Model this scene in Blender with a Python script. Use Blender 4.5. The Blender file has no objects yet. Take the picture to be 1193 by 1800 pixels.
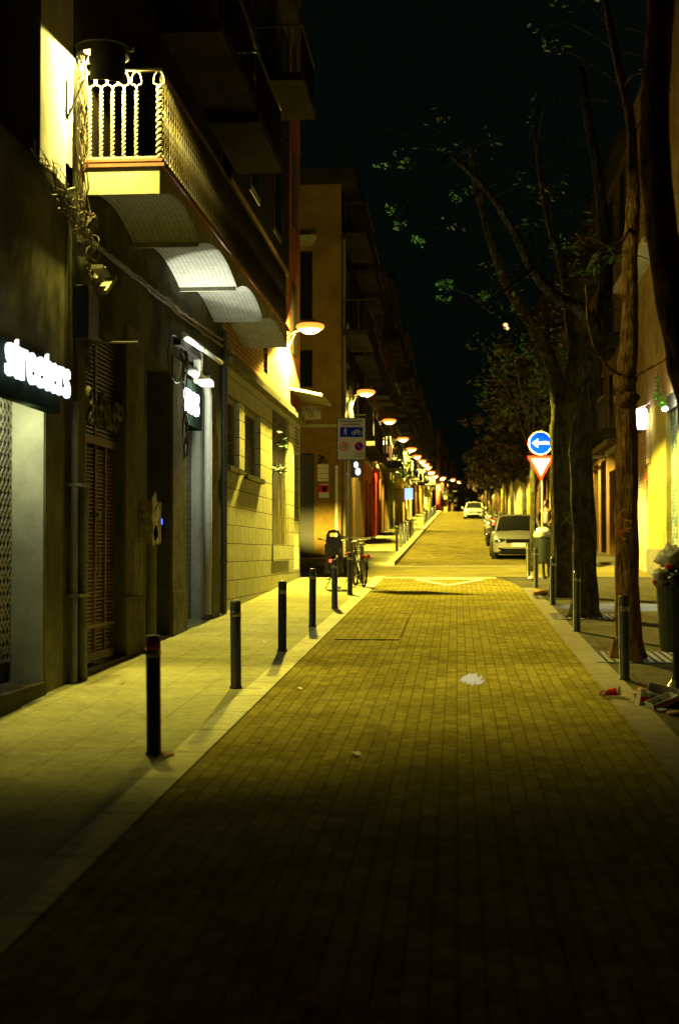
import bpy, math, random
from mathutils import Vector, Matrix, noise as mnoise
R = math.radians
random.seed(7)
SC = bpy.context.scene
COL = SC.collection

# ------------------------------------------------------------------ camera
EYE = Vector((0.0, 0.0, 1.75)); YAW = R(4.698); PIT = R(1.604); FPX = 2500.0
cd = bpy.data.cameras.new('camera'); cam = bpy.data.objects.new('camera', cd); COL.objects.link(cam)
cam.location = EYE; cam.rotation_euler = (R(90) + PIT, 0, YAW)
cd.sensor_fit = 'VERTICAL'; cd.sensor_height = 36; cd.sensor_width = 24; cd.lens = 50
cd.clip_start = 0.1; cd.clip_end = 2000
cd.dof.use_dof = True; cd.dof.focus_distance = 21.0; cd.dof.aperture_fstop = 1.8
SC.camera = cam
# ------------------------------------------------------------------ world
w = bpy.data.worlds.new('World'); SC.world = w; w.use_nodes = True
nt = w.node_tree; nt.nodes.clear()
out = nt.nodes.new('ShaderNodeOutputWorld'); bg = nt.nodes.new('ShaderNodeBackground')
sky = nt.nodes.new('ShaderNodeTexSky'); sky.sky_type = 'NISHITA'; sky.sun_disc = False
sky.sun_elevation = R(-6); sky.sun_rotation = R(200)
bg.inputs['Strength'].default_value = 0.0001
bg2 = nt.nodes.new('ShaderNodeBackground'); bg2.inputs['Color'].default_value = (0.0011, 0.0025, 0.0016, 1); bg2.inputs['Strength'].default_value = 1.0
ad = nt.nodes.new('ShaderNodeAddShader')
nt.links.new(sky.outputs[0], bg.inputs['Color']); nt.links.new(bg.outputs[0], ad.inputs[0]); nt.links.new(bg2.outputs[0], ad.inputs[1])
nt.links.new(ad.outputs[0], out.inputs['Surface'])
vs = SC.view_settings; vs.view_transform = 'Standard'; vs.look = 'None'; vs.exposure = 0.0; vs.gamma = 1.0; vs.use_curve_mapping = False
SC.cycles.max_bounces = 5; SC.cycles.diffuse_bounces = 2; SC.cycles.glossy_bounces = 2; SC.cycles.transmission_bounces = 3
SC.cycles.sample_clamp_indirect = 1.0; SC.cycles.caustics_reflective = False; SC.cycles.caustics_refractive = False
SODIUM = (1.0, 0.80, 0.12); LAMP_W = 6700.0
COOL = (0.80, 1.0, 0.86)

# ------------------------------------------------------------------ terrain and view helpers
GZ = [(-40, -1.0), (0, 0.0), (38, 1.216), (48, 1.60), (165, 6.36), (185, 6.95), (210, 7.35), (260, 7.6), (420, 7.0)]
def gz(y):
    if y <= GZ[0][0]: return GZ[0][1]
    for (a, za), (b, zb) in zip(GZ, GZ[1:]):
        if y <= b: return za + (zb - za) * (y - a) / (b - a)
    return GZ[-1][1]
_f = Vector((-math.sin(YAW) * math.cos(PIT), math.cos(YAW) * math.cos(PIT), math.sin(PIT)))
_r = Vector((math.cos(YAW), math.sin(YAW), 0)); _u = _r.cross(_f)
def ray(px, py): return (_f + _r * ((px - 596.5) / FPX) + _u * ((900 - py) / FPX))
def onX(px, py, X):
    d = ray(px, py); return EYE + d * (X / d.x)
def onY(px, py, Y):
    d = ray(px, py); return EYE + d * (Y / d.y)
def onG(px, py, dz=0.0):
    d = ray(px, py); t = 1.0
    lo, hi = 1.0, 400.0
    for _ in range(60):
        t = (lo + hi) / 2; p = EYE + d * t
        if p.z > gz(p.y) + dz: lo = t
        else: hi = t
    return EYE + d * lo

# ------------------------------------------------------------------ mesh builder
ORG = {}
def org(o):
    v = Vector((0, 0, 0))
    while o is not None:
        v = v + ORG.get(o.name, Vector((0, 0, 0))); o = o.parent
    return v
class MB:
    def __init__(s): s.v = []; s.f = []; s.mi = []; s.cm = 0
    def add(s, vs_, fs):
        b = len(s.v); s.v += [Vector(p) for p in vs_]
        for f in fs: s.f.append(tuple(i + b for i in f)); s.mi.append(s.cm)
        return s
    def box(s, x0, x1, y0, y1, z0, z1):
        s.add([(x0,y0,z0),(x1,y0,z0),(x1,y1,z0),(x0,y1,z0),(x0,y0,z1),(x1,y0,z1),(x1,y1,z1),(x0,y1,z1)],
              [(3,2,1,0),(4,5,6,7),(0,1,5,4),(1,2,6,5),(2,3,7,6),(3,0,4,7)]); return s
    def obox(s, c, sx, sy, sz, m=None):
        m = m or Matrix.Identity(3); c = Vector(c)
        P = [c + m @ Vector((a*sx/2, b*sy/2, d*sz/2)) for d in (-1,1) for a, b in ((-1,-1),(1,-1),(1,1),(-1,1))]
        s.add(P, [(3,2,1,0),(4,5,6,7),(0,1,5,4),(1,2,6,5),(2,3,7,6),(3,0,4,7)]); return s
    def hexa(s, P): s.add(P, [(3,2,1,0),(4,5,6,7),(0,1,5,4),(1,2,6,5),(2,3,7,6),(3,0,4,7)]); return s
    def tube(s, pts, rad, n=8, cap=True, bump=0.0):
        pts = [Vector(p) for p in pts]
        if not hasattr(rad, '__len__'): rad = [rad] * len(pts)
        b = len(s.v); up = None
        for i, p in enumerate(pts):
            t = (pts[min(i+1, len(pts)-1)] - pts[max(i-1, 0)]).normalized()
            if up is None:
                up = Vector((0,0,1)) if abs(t.z) < .9 else Vector((1,0,0))
            a = (up - t * up.dot(t)).normalized(); up = a; c = t.cross(a)
            for k in range(n):
                th = 2*math.pi*k/n; rr = rad[i]
                if bump: rr *= 1 + bump * mnoise.noise(Vector((math.cos(th)*1.7, math.sin(th)*1.7, i*0.35 + p.x*3)))
                s.v.append(p + (a*math.cos(th) + c*math.sin(th)) * rr)
        for i in range(len(pts)-1):
            for k in range(n):
                k2 = (k+1) % n
                s.f.append((b+i*n+k, b+i*n+k2, b+(i+1)*n+k2, b+(i+1)*n+k)); s.mi.append(s.cm)
        if cap:
            s.f.append(tuple(b+k for k in reversed(range(n)))); s.mi.append(s.cm)
            e = b+(len(pts)-1)*n; s.f.append(tuple(e+k for k in range(n))); s.mi.append(s.cm)
        return s
    def lathe(s, prof, c=(0,0,0), n=16, a0=0, a1=360, m=None):
        m = m or Matrix.Identity(3); c = Vector(c); b = len(s.v)
        full = abs(a1-a0-360) < 1e-6; N = n if full else n+1
        for r_, z_ in prof:
            for k in range(N):
                t = R(a0 + (a1-a0)*k/n); s.v.append(c + m @ Vector((r_*math.cos(t), r_*math.sin(t), z_)))
        for i in range(len(prof)-1):
            for k in range(n):
                k2 = (k+1) % N
                s.f.append((b+i*N+k, b+i*N+k2, b+(i+1)*N+k2, b+(i+1)*N+k)); s.mi.append(s.cm)
        return s
    def disc(s, c, r, n=24, m=None, r2=0.0):
        m = m or Matrix.Identity(3); c = Vector(c); b = len(s.v)
        for k in range(n):
            t = 2*math.pi*k/n; s.v.append(c + m @ Vector((r*math.cos(t), r*math.sin(t), 0)))
            if r2: s.v.append(c + m @ Vector((r2*math.cos(t), r2*math.sin(t), 0)))
        if r2:
            for k in range(n):
                k2 = (k+1) % n; s.f.append((b+2*k, b+2*k2, b+2*k2+1, b+2*k+1)); s.mi.append(s.cm)
        else:
            s.f.append(tuple(b+k for k in range(n))); s.mi.append(s.cm)
        return s
    def prism(s, poly, c, ax, ay, az, th):
        "poly in (ax, ay) plane at c, thickness th along az"
        c, ax, ay, az = Vector(c), Vector(ax), Vector(ay), Vector(az); n = len(poly)
        P = [c + ax*x + ay*y for x, y in poly] + [c + ax*x + ay*y + az*th for x, y in poly]
        s.add(P, [tuple(reversed(range(n))), tuple(range(n, 2*n))] + [(i, (i+1) % n, n+(i+1) % n, n+i) for i in range(n)]); return s
    def grid(s, P):
        b = len(s.v); n = len(P[0])
        for row in P: s.v += [Vector(p) for p in row]
        for i in range(len(P)-1):
            for k in range(n-1):
                s.f.append((b+i*n+k, b+i*n+k+1, b+(i+1)*n+k+1, b+(i+1)*n+k)); s.mi.append(s.cm)
        return s
    def blob(s, c, rx, ry, rz, n=10, m=8, amp=0.12, seed=0.0, freq=2.0):
        c = Vector(c); rows = []
        for i in range(m+1):
            ph = math.pi*i/m; row = []
            for k in range(n+1):
                th = 2*math.pi*(k % n)/n
                d = Vector((math.sin(ph)*math.cos(th), math.sin(ph)*math.sin(th), math.cos(ph)))
                q = 1 + amp*mnoise.noise(d*freq + Vector((seed, seed*1.7, 0)))*2
                row.append(c + Vector((d.x*rx*q, d.y*ry*q, d.z*rz*q)))
            rows.append(row)
        return s.grid(rows)
    def leaves(s, c, rad, n, size, flat=1.0, cols=1):
        c = Vector(c)
        for _ in range(n):
            d = Vector((random.gauss(0,1), random.gauss(0,1), random.gauss(0,1)*flat)); 
            d = d * (rad * (random.random() ** .5) / max(d.length, .01)) if flat == 1.0 else d * rad * .5
            p = c + d; a = Vector((random.gauss(0,1), random.gauss(0,1), random.gauss(0,.6))).normalized()
            b_ = a.cross(Vector((random.gauss(0,.5), random.gauss(0,.5), 1))).normalized()
            q = size * random.uniform(.6, 1.3)
            s.cm = random.randrange(cols)
            s.add([p - a*q, p + b_*q*.42, p + a*q, p - b_*q*.42], [(0,1,2,3)])
        s.cm = 0; return s
    def build(s, name, mats, parent=None, smooth=False, local=False, loc=None, bevel=0.0):
        if not isinstance(mats, (list, tuple)): mats = [mats]
        me = bpy.data.meshes.new(name)
        o_ = Vector((0,0,0)) if local else org(parent)
        L = Vector(loc) if loc is not None else Vector((0,0,0))
        me.from_pydata([p - o_ - (L if not local else Vector((0,0,0))) for p in s.v], [], s.f)
        for m in mats: me.materials.append(m)
        for p, i in zip(me.polygons, s.mi): p.material_index = min(i, len(mats)-1); p.use_smooth = smooth
        me.update()
        o = bpy.data.objects.new(name, me); COL.objects.link(o); o.location = L
        if parent is not None: o.parent = parent
        ORG[o.name] = L
        if smooth == 'auto':
            pass
        if bevel:
            b = o.modifiers.new('bevel', 'BEVEL'); b.width = bevel; b.segments = 2; b.limit_method = 'ANGLE'
        return o
def thing(name, label, cat, loc=(0,0,0), group=None, rz=0.0):
    o = bpy.data.objects.new(name, None); COL.objects.link(o); o.location = loc; o.rotation_euler = (0,0,rz)
    o.empty_display_size = .2
    ORG[o.name] = Vector(loc); return tag(o, label, cat, group)
def tag(o, label, cat, group=None):
    o['label'] = label; o['category'] = cat
    if group: o['group'] = group
    return o
def struct(o): o['kind'] = 'structure'; return o
def copy_tree(o, parent=None):
    c = o.copy(); COL.objects.link(c); c.parent = parent
    for ch in [x for x in COL.objects if x.parent == o]: copy_tree(ch, c)
    return c
def text(name, s_, size, mat, pos, ax, ay, parent=None, ext=0.01, off=0.0, align='CENTER', local=False):
    cu = bpy.data.curves.new('t', 'FONT'); cu.body = s_; cu.size = size; cu.extrude = ext; cu.offset = off
    cu.align_x = align; cu.align_y = 'CENTER'; cu.resolution_u = 3
    ob = bpy.data.objects.new('t', cu); me = bpy.data.meshes.new_from_object(ob)
    bpy.data.objects.remove(ob)
    ax = Vector(ax); ay = Vector(ay); az = ax.cross(ay).normalized(); o_ = Vector((0,0,0)) if local else org(parent)
    pos = Vector(pos)
    for v in me.vertices: v.co = pos + ax*v.co.x + ay*v.co.y + az*v.co.z - o_
    me.materials.clear(); me.materials.append(mat); me.name = name
    o = bpy.data.objects.new(name, me); COL.objects.link(o)
    if parent is not None: o.parent = parent
    ORG[o.name] = Vector((0,0,0)); return o
ORD = 'first second third fourth fifth sixth seventh eighth ninth tenth eleventh twelfth thirteenth fourteenth fifteenth sixteenth seventeenth eighteenth nineteenth twentieth twenty-first twenty-second twenty-third twenty-fourth twenty-fifth twenty-sixth'.split()

# ------------------------------------------------------------------ materials
def mat(name, col, rough=.8, ns=3.0, namt=.35, bump=.15, bs=60.0, metal=0.0, stain=0.0, coat=0.0, streak=False, bdist=.01):
    m = bpy.data.materials.new(name); m.use_nodes = True; n = m.node_tree.nodes; l = m.node_tree.links
    p = n['Principled BSDF']; p.inputs['Roughness'].default_value = rough; p.inputs['Metallic'].default_value = metal
    p.inputs['Coat Weight'].default_value = coat
    if rough >= .7 and not metal: p.inputs['Specular IOR Level'].default_value = .0
    g = n.new('ShaderNodeNewGeometry')
    mp = n.new('ShaderNodeMapping'); l.new(g.outputs['Position'], mp.inputs['Vector'])
    if streak: mp.inputs['Scale'].default_value = (1, 1, .12)
    nz = n.new('ShaderNodeTexNoise'); nz.inputs['Scale'].default_value = ns; nz.inputs['Detail'].default_value = 6; nz.inputs['Roughness'].default_value = .65
    l.new(mp.outputs[0], nz.inputs['Vector'])
    r = n.new('ShaderNodeValToRGB'); e = r.color_ramp.elements
    e[0].position = .3; e[1].position = .7
    e[0].color = tuple(c*(1-namt) for c in col) + (1,); e[1].color = tuple(min(1, c*(1+namt*.5)) for c in col) + (1,)
    l.new(nz.outputs['Fac'], r.inputs['Fac'])
    last = r.outputs['Color']
    if stain:
        n2 = n.new('ShaderNodeTexNoise'); n2.inputs['Scale'].default_value = ns*.35; n2.inputs['Detail'].default_value = 8
        l.new(g.outputs['Position'], n2.inputs['Vector'])
        r2 = n.new('ShaderNodeValToRGB'); r2.color_ramp.elements[0].position = .38; r2.color_ramp.elements[1].position = .56
        r2.color_ramp.elements[0].color = (1-stain,)*3 + (1,); r2.color_ramp.elements[1].color = (1,1,1,1)
        l.new(n2.outputs['Fac'], r2.inputs['Fac'])
        mx = n.new('ShaderNodeMixRGB'); mx.blend_type = 'MULTIPLY'; mx.inputs[0].default_value = 1
        l.new(last, mx.inputs[1]); l.new(r2.outputs[0], mx.inputs[2]); last = mx.outputs[0]
    l.new(last, p.inputs['Base Color'])
    if bump:
        n3 = n.new('ShaderNodeTexNoise'); n3.inputs['Scale'].default_value = bs; n3.inputs['Detail'].default_value = 3
        l.new(mp.outputs[0], n3.inputs['Vector'])
        b = n.new('ShaderNodeBump'); b.inputs['Strength'].default_value = bump; b.inputs['Distance'].default_value = bdist
        l.new(n3.outputs['Fac'], b.inputs['Height']); l.new(b.outputs[0], p.inputs['Normal'])
    return m
def brickmat(name, c1, c2, mortar, bw, rh, axes, ms=.006, rough=.85, bump=.5, offset=.5, namt=.3, ns=4.0, dist=.008, spots=0.0):
    m = mat(name, c1, rough, ns, namt, 0)
    n = m.node_tree.nodes; l = m.node_tree.links; p = n['Principled BSDF']
    g = n.new('ShaderNodeNewGeometry'); sp = n.new('ShaderNodeSeparateXYZ'); cb = n.new('ShaderNodeCombineXYZ')
    l.new(g.outputs['Position'], sp.inputs[0]); l.new(sp.outputs[axes[0]], cb.inputs[0]); l.new(sp.outputs[axes[1]], cb.inputs[1])
    b = n.new('ShaderNodeTexBrick'); b.offset = offset
    b.inputs['Color1'].default_value = c1 + (1,); b.inputs['Color2'].default_value = c2 + (1,); b.inputs['Mortar'].default_value = mortar + (1,)
    b.inputs['Scale'].default_value = 1; b.inputs['Brick Width'].default_value = bw; b.inputs['Row Height'].default_value = rh
    b.inputs['Mortar Size'].default_value = ms; b.inputs['Mortar Smooth'].default_value = .2; b.inputs['Bias'].default_value = 0
    l.new(cb.outputs[0], b.inputs['Vector'])
    # multiply by noise variation
    nz = n.new('ShaderNodeTexNoise'); nz.inputs['Scale'].default_value = ns; nz.inputs['Detail'].default_value = 7; nz.inputs['Roughness'].default_value = .7
    l.new(g.outputs['Position'], nz.inputs['Vector'])
    r = n.new('ShaderNodeValToRGB'); r.color_ramp.elements[0].position = .3; r.color_ramp.elements[1].position = .72
    r.color_ramp.elements[0].color = (1-namt,)*3 + (1,); r.color_ramp.elements[1].color = (1+namt*.3,)*3 + (1,)
    l.new(nz.outputs['Fac'], r.inputs['Fac'])
    mx = n.new('ShaderNodeMixRGB'); mx.blend_type = 'MULTIPLY'; mx.inputs[0].default_value = 1
    l.new(b.outputs['Color'], mx.inputs[1]); l.new(r.outputs[0], mx.inputs[2]); last = mx.outputs[0]
    if spots:                                               # chewing gum and oil spots, broad grime patches
        for sc_, lo, hi, dk in ((2.6, .035, .06, 1-spots), (9.0, .05, .09, 1-spots*.5)):
            v = n.new('ShaderNodeTexVoronoi'); v.inputs['Scale'].default_value = sc_; v.inputs['Randomness'].default_value = 1; l.new(g.outputs['Position'], v.inputs['Vector'])
            vr = n.new('ShaderNodeValToRGB'); vr.color_ramp.elements[0].position = lo; vr.color_ramp.elements[1].position = hi
            vr.color_ramp.elements[0].color = (dk,)*3 + (1,); vr.color_ramp.elements[1].color = (1,1,1,1); l.new(v.outputs['Distance'], vr.inputs['Fac'])
            m2 = n.new('ShaderNodeMixRGB'); m2.blend_type = 'MULTIPLY'; m2.inputs[0].default_value = 1; l.new(last, m2.inputs[1]); l.new(vr.outputs[0], m2.inputs[2]); last = m2.outputs[0]
        gn = n.new('ShaderNodeTexNoise'); gn.inputs['Scale'].default_value = .55; gn.inputs['Detail'].default_value = 9; gn.inputs['Roughness'].default_value = .75; gn.inputs['Distortion'].default_value = .6; l.new(g.outputs['Position'], gn.inputs['Vector'])
        gr_ = n.new('ShaderNodeValToRGB'); gr_.color_ramp.elements[0].position = .42; gr_.color_ramp.elements[1].position = .58
        gr_.color_ramp.elements[0].color = (1-spots*.55,)*3 + (1,); gr_.color_ramp.elements[1].color = (1.06,1.06,1.06,1); l.new(gn.outputs['Fac'], gr_.inputs['Fac'])
        m2 = n.new('ShaderNodeMixRGB'); m2.blend_type = 'MULTIPLY'; m2.inputs[0].default_value = 1; l.new(last, m2.inputs[1]); l.new(gr_.outputs[0], m2.inputs[2]); last = m2.outputs[0]
    l.new(last, p.inputs['Base Color'])
    inv = n.new('ShaderNodeMath'); inv.operation = 'SUBTRACT'; inv.inputs[0].default_value = 1.0; l.new(b.outputs['Fac'], inv.inputs[1])
    n4 = n.new('ShaderNodeTexNoise'); n4.inputs['Scale'].default_value = 90; l.new(g.outputs['Position'], n4.inputs['Vector'])
    ma = n.new('ShaderNodeMath'); ma.operation = 'MULTIPLY_ADD'; ma.inputs[1].default_value = .25
    l.new(n4.outputs['Fac'], ma.inputs[0]); l.new(inv.outputs[0], ma.inputs[2])
    bp = n.new('ShaderNodeBump'); bp.inputs['Strength'].default_value = bump; bp.inputs['Distance'].default_value = dist
    l.new(ma.outputs[0], bp.inputs['Height']); l.new(bp.outputs[0], p.inputs['Normal'])
    return m
def emis(name, col, st):
    m = bpy.data.materials.new(name); m.use_nodes = True; p = m.node_tree.nodes['Principled BSDF']
    p.inputs['Base Color'].default_value = (.8,.8,.8,1); p.inputs['Emission Color'].default_value = tuple(col)+(1,); p.inputs['Emission Strength'].default_value = st
    return m
M = {}
M['pavers'] = brickmat('clay_pavers', (.200,.172,.034), (.270,.233,.050), (.140,.117,.025), .205, .104, ('Y','X'), .0055, .8, .8, ns=14, namt=.45, dist=.010, spots=.5)
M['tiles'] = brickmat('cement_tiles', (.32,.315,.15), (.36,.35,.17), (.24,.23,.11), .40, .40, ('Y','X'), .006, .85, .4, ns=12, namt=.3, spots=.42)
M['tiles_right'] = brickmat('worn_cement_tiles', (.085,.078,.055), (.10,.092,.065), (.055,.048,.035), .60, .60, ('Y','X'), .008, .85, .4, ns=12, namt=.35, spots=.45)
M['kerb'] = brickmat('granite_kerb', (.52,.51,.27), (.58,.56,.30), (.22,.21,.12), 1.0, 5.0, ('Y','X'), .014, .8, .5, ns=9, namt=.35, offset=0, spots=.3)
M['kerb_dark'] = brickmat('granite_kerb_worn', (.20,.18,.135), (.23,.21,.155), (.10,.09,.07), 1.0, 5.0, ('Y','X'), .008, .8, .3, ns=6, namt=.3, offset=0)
M['asphalt'] = mat('asphalt', (.15,.125,.036), .8, 5, .45, .5, 60, stain=.4)
M['concrete'] = mat('concrete_table', (.21,.185,.06), .85, 1.5, .25, .3, 90, stain=.2)
M['earth'] = mat('ground_earth', (.06,.055,.045), .95)
M['plaster'] = mat('grey_plaster', (.085,.085,.06), .9, 2.2, .4, .3, 35, stain=.45)
M['plaster_lit'] = mat('lit_plaster', (.72,.71,.66), .85, 2.5, .3, .3, 35, stain=.25)
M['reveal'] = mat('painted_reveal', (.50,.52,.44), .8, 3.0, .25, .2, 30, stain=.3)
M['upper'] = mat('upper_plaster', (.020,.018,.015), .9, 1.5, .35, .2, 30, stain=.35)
M['plinth'] = mat('stone_plinth', (.13,.12,.085), .9, 5, .4, .4, 30, stain=.3)
M['rose'] = mat('rose_plaster', (.20,.075,.045), .9, 1.5, .35, .2, 30, stain=.3)
M['tan'] = mat('tan_plaster', (.22,.14,.04), .9, 1.4, .3, .25, 30, stain=.3)
M['tan_stone'] = brickmat('tan_stone', (.25,.155,.04), (.22,.13,.035), (.18,.13,.08), 1.3, .75, ('X','Z'), .010, .9, .5, ns=5, namt=.45)
M['stone'] = brickmat('stone_cladding', (.62,.60,.30), (.70,.68,.36), (.13,.115,.085), .95, .315, ('Y','Z'), .009, .8, .5, ns=6, namt=.3)
M['ybrick'] = brickmat('yellow_brick', (.42,.27,.13), (.34,.21,.10), (.13,.09,.05), .29, .085, ('Y','Z'), .012, .9, .8, ns=5, namt=.35)
M['vault'] = brickmat('vault_brick_painted', (.46,.46,.40), (.50,.50,.44), (.36,.36,.30), .29, .06, ('Y','X'), .008, .85, .6, ns=8, namt=.25, dist=.012)
M['fascia_dim'] = mat('shaded_concrete_slab', (.032,.030,.026), .9, 3, .3, .2, 40, stain=.35)  # slab concrete, stained, its colour darkened for the unlit upper floors
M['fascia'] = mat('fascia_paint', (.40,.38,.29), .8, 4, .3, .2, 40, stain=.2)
M['dark'] = mat('dark_interior', (.02,.019,.016), .6, 3, .3, .05)
M['darkgreen'] = mat('dark_green_board', (.014,.022,.017), .7, 3, .3, .05)
M['wood'] = mat('brown_door', (.055,.028,.015), .6, 6, .35, .2, 40, streak=True)
M['slat'] = mat('brown_slats', (.105,.05,.025), .5, 6, .35, .1, 40)
M['shutter'] = brickmat('roller_shutter', (.12,.115,.09), (.13,.12,.10), (.05,.045,.035), 30, .09, ('Y','Z'), .012, .5, .9, ns=3)
M['iron'] = mat('dark_iron', (.022,.022,.020), .45, 12, .4, .15, 80, metal=.3)
M['iron_light'] = mat('cast_iron_railing', (.38,.34,.26), .55, 12, .3, .15, 60)
M['bollard'] = mat('bollard_paint', (.032,.036,.032), .42, 9, .5, .12, 60, metal=.2)
M['band'] = mat('steel_band', (.45,.44,.40), .3, 20, .3, .05, metal=.9)
M['sticker'] = mat('pink_sticker', (.45,.10,.12), .7, 22, .8, .05)
M['steel'] = mat('galvanised_steel', (.35,.34,.30), .45, 14, .25, .05, metal=.7)
M['white'] = mat('white_paint', (.72,.70,.64), .6, 10, .12, .05)
M['roadpaint'] = mat('road_paint', (.62,.60,.52), .7, 9, .3, .15, 60)
M['paper'] = mat('paper', (.70,.68,.60), .8, 12, .2, .1, 50)
M['card'] = mat('cardboard', (.30,.18,.09), .9, 10, .3, .1, 50)
M['pipe'] = mat('pvc_pipe', (.16,.15,.12), .5, 5, .4, .1, 40)
M['cable'] = mat('cable_sheath', (.09,.065,.03), .6, 7, .5, .05)
M['cable_dark'] = mat('black_cable', (.025,.022,.018), .6, 7, .5, .05)
M['glass'] = mat('dark_glass', (.012,.013,.012), .12, 3, .2, 0, coat=.3)
M['red'] = mat('sign_red', (.62,.03,.03), .8, 10, .15, .03)
M['blue'] = mat('sign_blue', (.001,.022,1.0), .8, 10, .15, .03)
M['signwhite'] = mat('sign_white', (.62,.64,.80), .8, 10, .1, .03)
M['black'] = mat('black_print', (.005,.005,.005), .9, 10, .2, .03)
M['navy'] = mat('sign_navy', (.002,.012,.5), .8, 10, .15, .03)
M['bark'] = mat('plane_bark_lit', (.24,.14,.045), .9, 22, .75, 1.0, 34, streak=True, stain=.45, bdist=.12)  # warm lamplit tone put into the bark colour
M['bark2'] = mat('plane_bark_shade', (.065,.060,.028), .9, 22, .75, 1.0, 34, streak=True, stain=.45, bdist=.12)  # same bark, shade of the unlit trunks put into its colour
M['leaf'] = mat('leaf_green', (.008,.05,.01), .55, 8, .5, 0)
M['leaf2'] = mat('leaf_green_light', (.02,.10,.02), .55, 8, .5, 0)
M['leaflit'] = mat('leaf_lit', (.05,.26,.03), .55, 8, .5, 0); M['leaflit2'] = mat('leaf_lit_pale', (.16,.42,.06), .55, 8, .5, 0)  # leaf greens brightened to carry the lamplight on chosen clusters
M['leafd'] = mat('leaf_russet', (.035,.012,.009), .6, 8, .5, 0)
M['leafd2'] = mat('leaf_olive_dark', (.012,.010,.005), .6, 8, .5, 0)
M['rubber'] = mat('rubber', (.015,.015,.014), .8, 8, .3, .1)
M['plastic'] = mat('black_plastic', (.015,.015,.016), .5, 8, .3, .05)
M['cloth_dark'] = mat('dark_cloth', (.012,.011,.013), .9, 12, .4, .2)
M['skin'] = mat('skin', (.22,.12,.07), .6, 12, .15, .05)
M['shirt'] = mat('pale_shirt', (.42,.38,.36), .9, 12, .15, .1)
M['bin'] = mat('bin_green', (.010,.017,.012), .5, 9, .4, .1)
M['bag'] = mat('white_plastic_bag', (.60,.58,.50), .4, 5, .25, .5, 14)
M['bagblack'] = mat('black_bag', (.02,.018,.018), .3, 5, .3, .5, 14)
M['brownfruit'] = mat('brown_cardboard_cup', (.26,.17,.09), .8, 9, .3, .2)
M['lens'] = emis('lamp_lens_lit', (1.0, .72, .26), 14)
M['amber'] = emis('halo_ring_glow', (1.0, .22, .02), 2.6)
M['cool'] = emis('cool_white_letters', (.86,.93,1.0), 2.6)
M['cool2'] = emis('cool_white_neon', (.93,.95,1.0), 6)
M['coolbox'] = emis('white_lit_box', (1.0,.93,.88), 9)
M['blueled'] = emis('blue_led', (.05,.16,1.0), 2.2)
M['redled'] = emis('red_tail_light', (1.0,.03,.03), 4)
M['shopcool'] = emis('shop_window_lit', (.75,.9,1.0), 2.0)
M['boxwarm'] = emis('dim_warm_lightbox', (1.0,.45,.12), .35)
M['boxblue'] = emis('blue_white_lightbox', (.45,.75,1.0), 1.2)

# ------------------------------------------------------------------ ground
XL, XR = -3.83, 4.85
def sheet(name, m, x0, x1, y0, y1, dz, th=0.0, step=2.0, fx=None):
    b = MB(); n = max(1, int(math.ceil((y1-y0)/step))); ys = [y0 + (y1-y0)*i/n for i in range(n+1)]
    cut = sorted(set(ys + [a for a, _ in GZ if y0 < a < y1]))
    L = lambda y: x0 if fx is None else fx(y)[0]
    H = lambda y: x1 if fx is None else fx(y)[1]
    top = [[(L(y), y, gz(y)+dz), (H(y), y, gz(y)+dz)] for y in cut]
    b.grid([[r_[0], r_[1]] for r_ in top])
    if th:
        b.grid([[(L(y), y, gz(y)+dz-th), (L(y), y, gz(y)+dz)] for y in cut])
        b.grid([[(H(y), y, gz(y)+dz), (H(y), y, gz(y)+dz-th)] for y in cut])
        for y in (cut[0], cut[-1]):
            b.add([(L(y), y, gz(y)+dz-th), (H(y), y, gz(y)+dz-th), (H(y), y, gz(y)+dz), (L(y), y, gz(y)+dz)], [(0,1,2,3)])
    return struct(b.build(name, m))
sheet('ground', M['earth'], -300, 300, -40, 420, -.03, step=20)
YJ0, YJ1 = 35.4, 41.2
RX0, RX1 = -1.77, 1.385
def flare(y):
    return (RX0, RX1 + (max(0, y-29.5)/6)**2 * .55 * (-1))
sheet('paved_road', M['pavers'], 0, 0, -40, 35.0, 0.0, fx=lambda y: (RX0, RX1 - (max(0, y-30.5)/4.5)**2*.45))
sheet('kerb_left', M['kerb'], RX0-.24, RX0, -40, YJ0, .012, .05)
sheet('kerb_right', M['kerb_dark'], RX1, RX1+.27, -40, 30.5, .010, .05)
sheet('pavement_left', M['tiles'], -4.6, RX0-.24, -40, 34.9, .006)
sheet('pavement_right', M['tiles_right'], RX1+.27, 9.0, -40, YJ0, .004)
sheet('pavement_corner', M['tiles_right'], 0, 0, 30.5, YJ0, .002, fx=lambda y: (RX1 - (max(0, y-30.5)/4.5)**2*.45, RX1+.27))
sheet('crossing_table', M['concrete'], -30, 30, 35.0, YJ1, -.006)
sheet('road_far', M['asphalt'], -1.8, 3.0, YJ1, 420, 0.0, step=5)
sheet('pavement_far_left', M['tiles'], -4.4, -2.03, YJ1, 420, .11, .14, step=5)
sheet('kerb_far_left', M['kerb'], -2.03, -1.8, YJ1, 420, .112, .14, step=5)
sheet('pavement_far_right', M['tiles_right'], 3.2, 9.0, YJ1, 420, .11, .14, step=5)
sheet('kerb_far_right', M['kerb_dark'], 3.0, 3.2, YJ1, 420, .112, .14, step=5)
sheet('side_pavement', M['tiles'], -30, -4.4, YJ1, 44.6, .11, .14)
sheet('side_kerb_line', M['kerb_dark'], -30, 30, YJ1-.22, YJ1, .02, .05)

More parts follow.
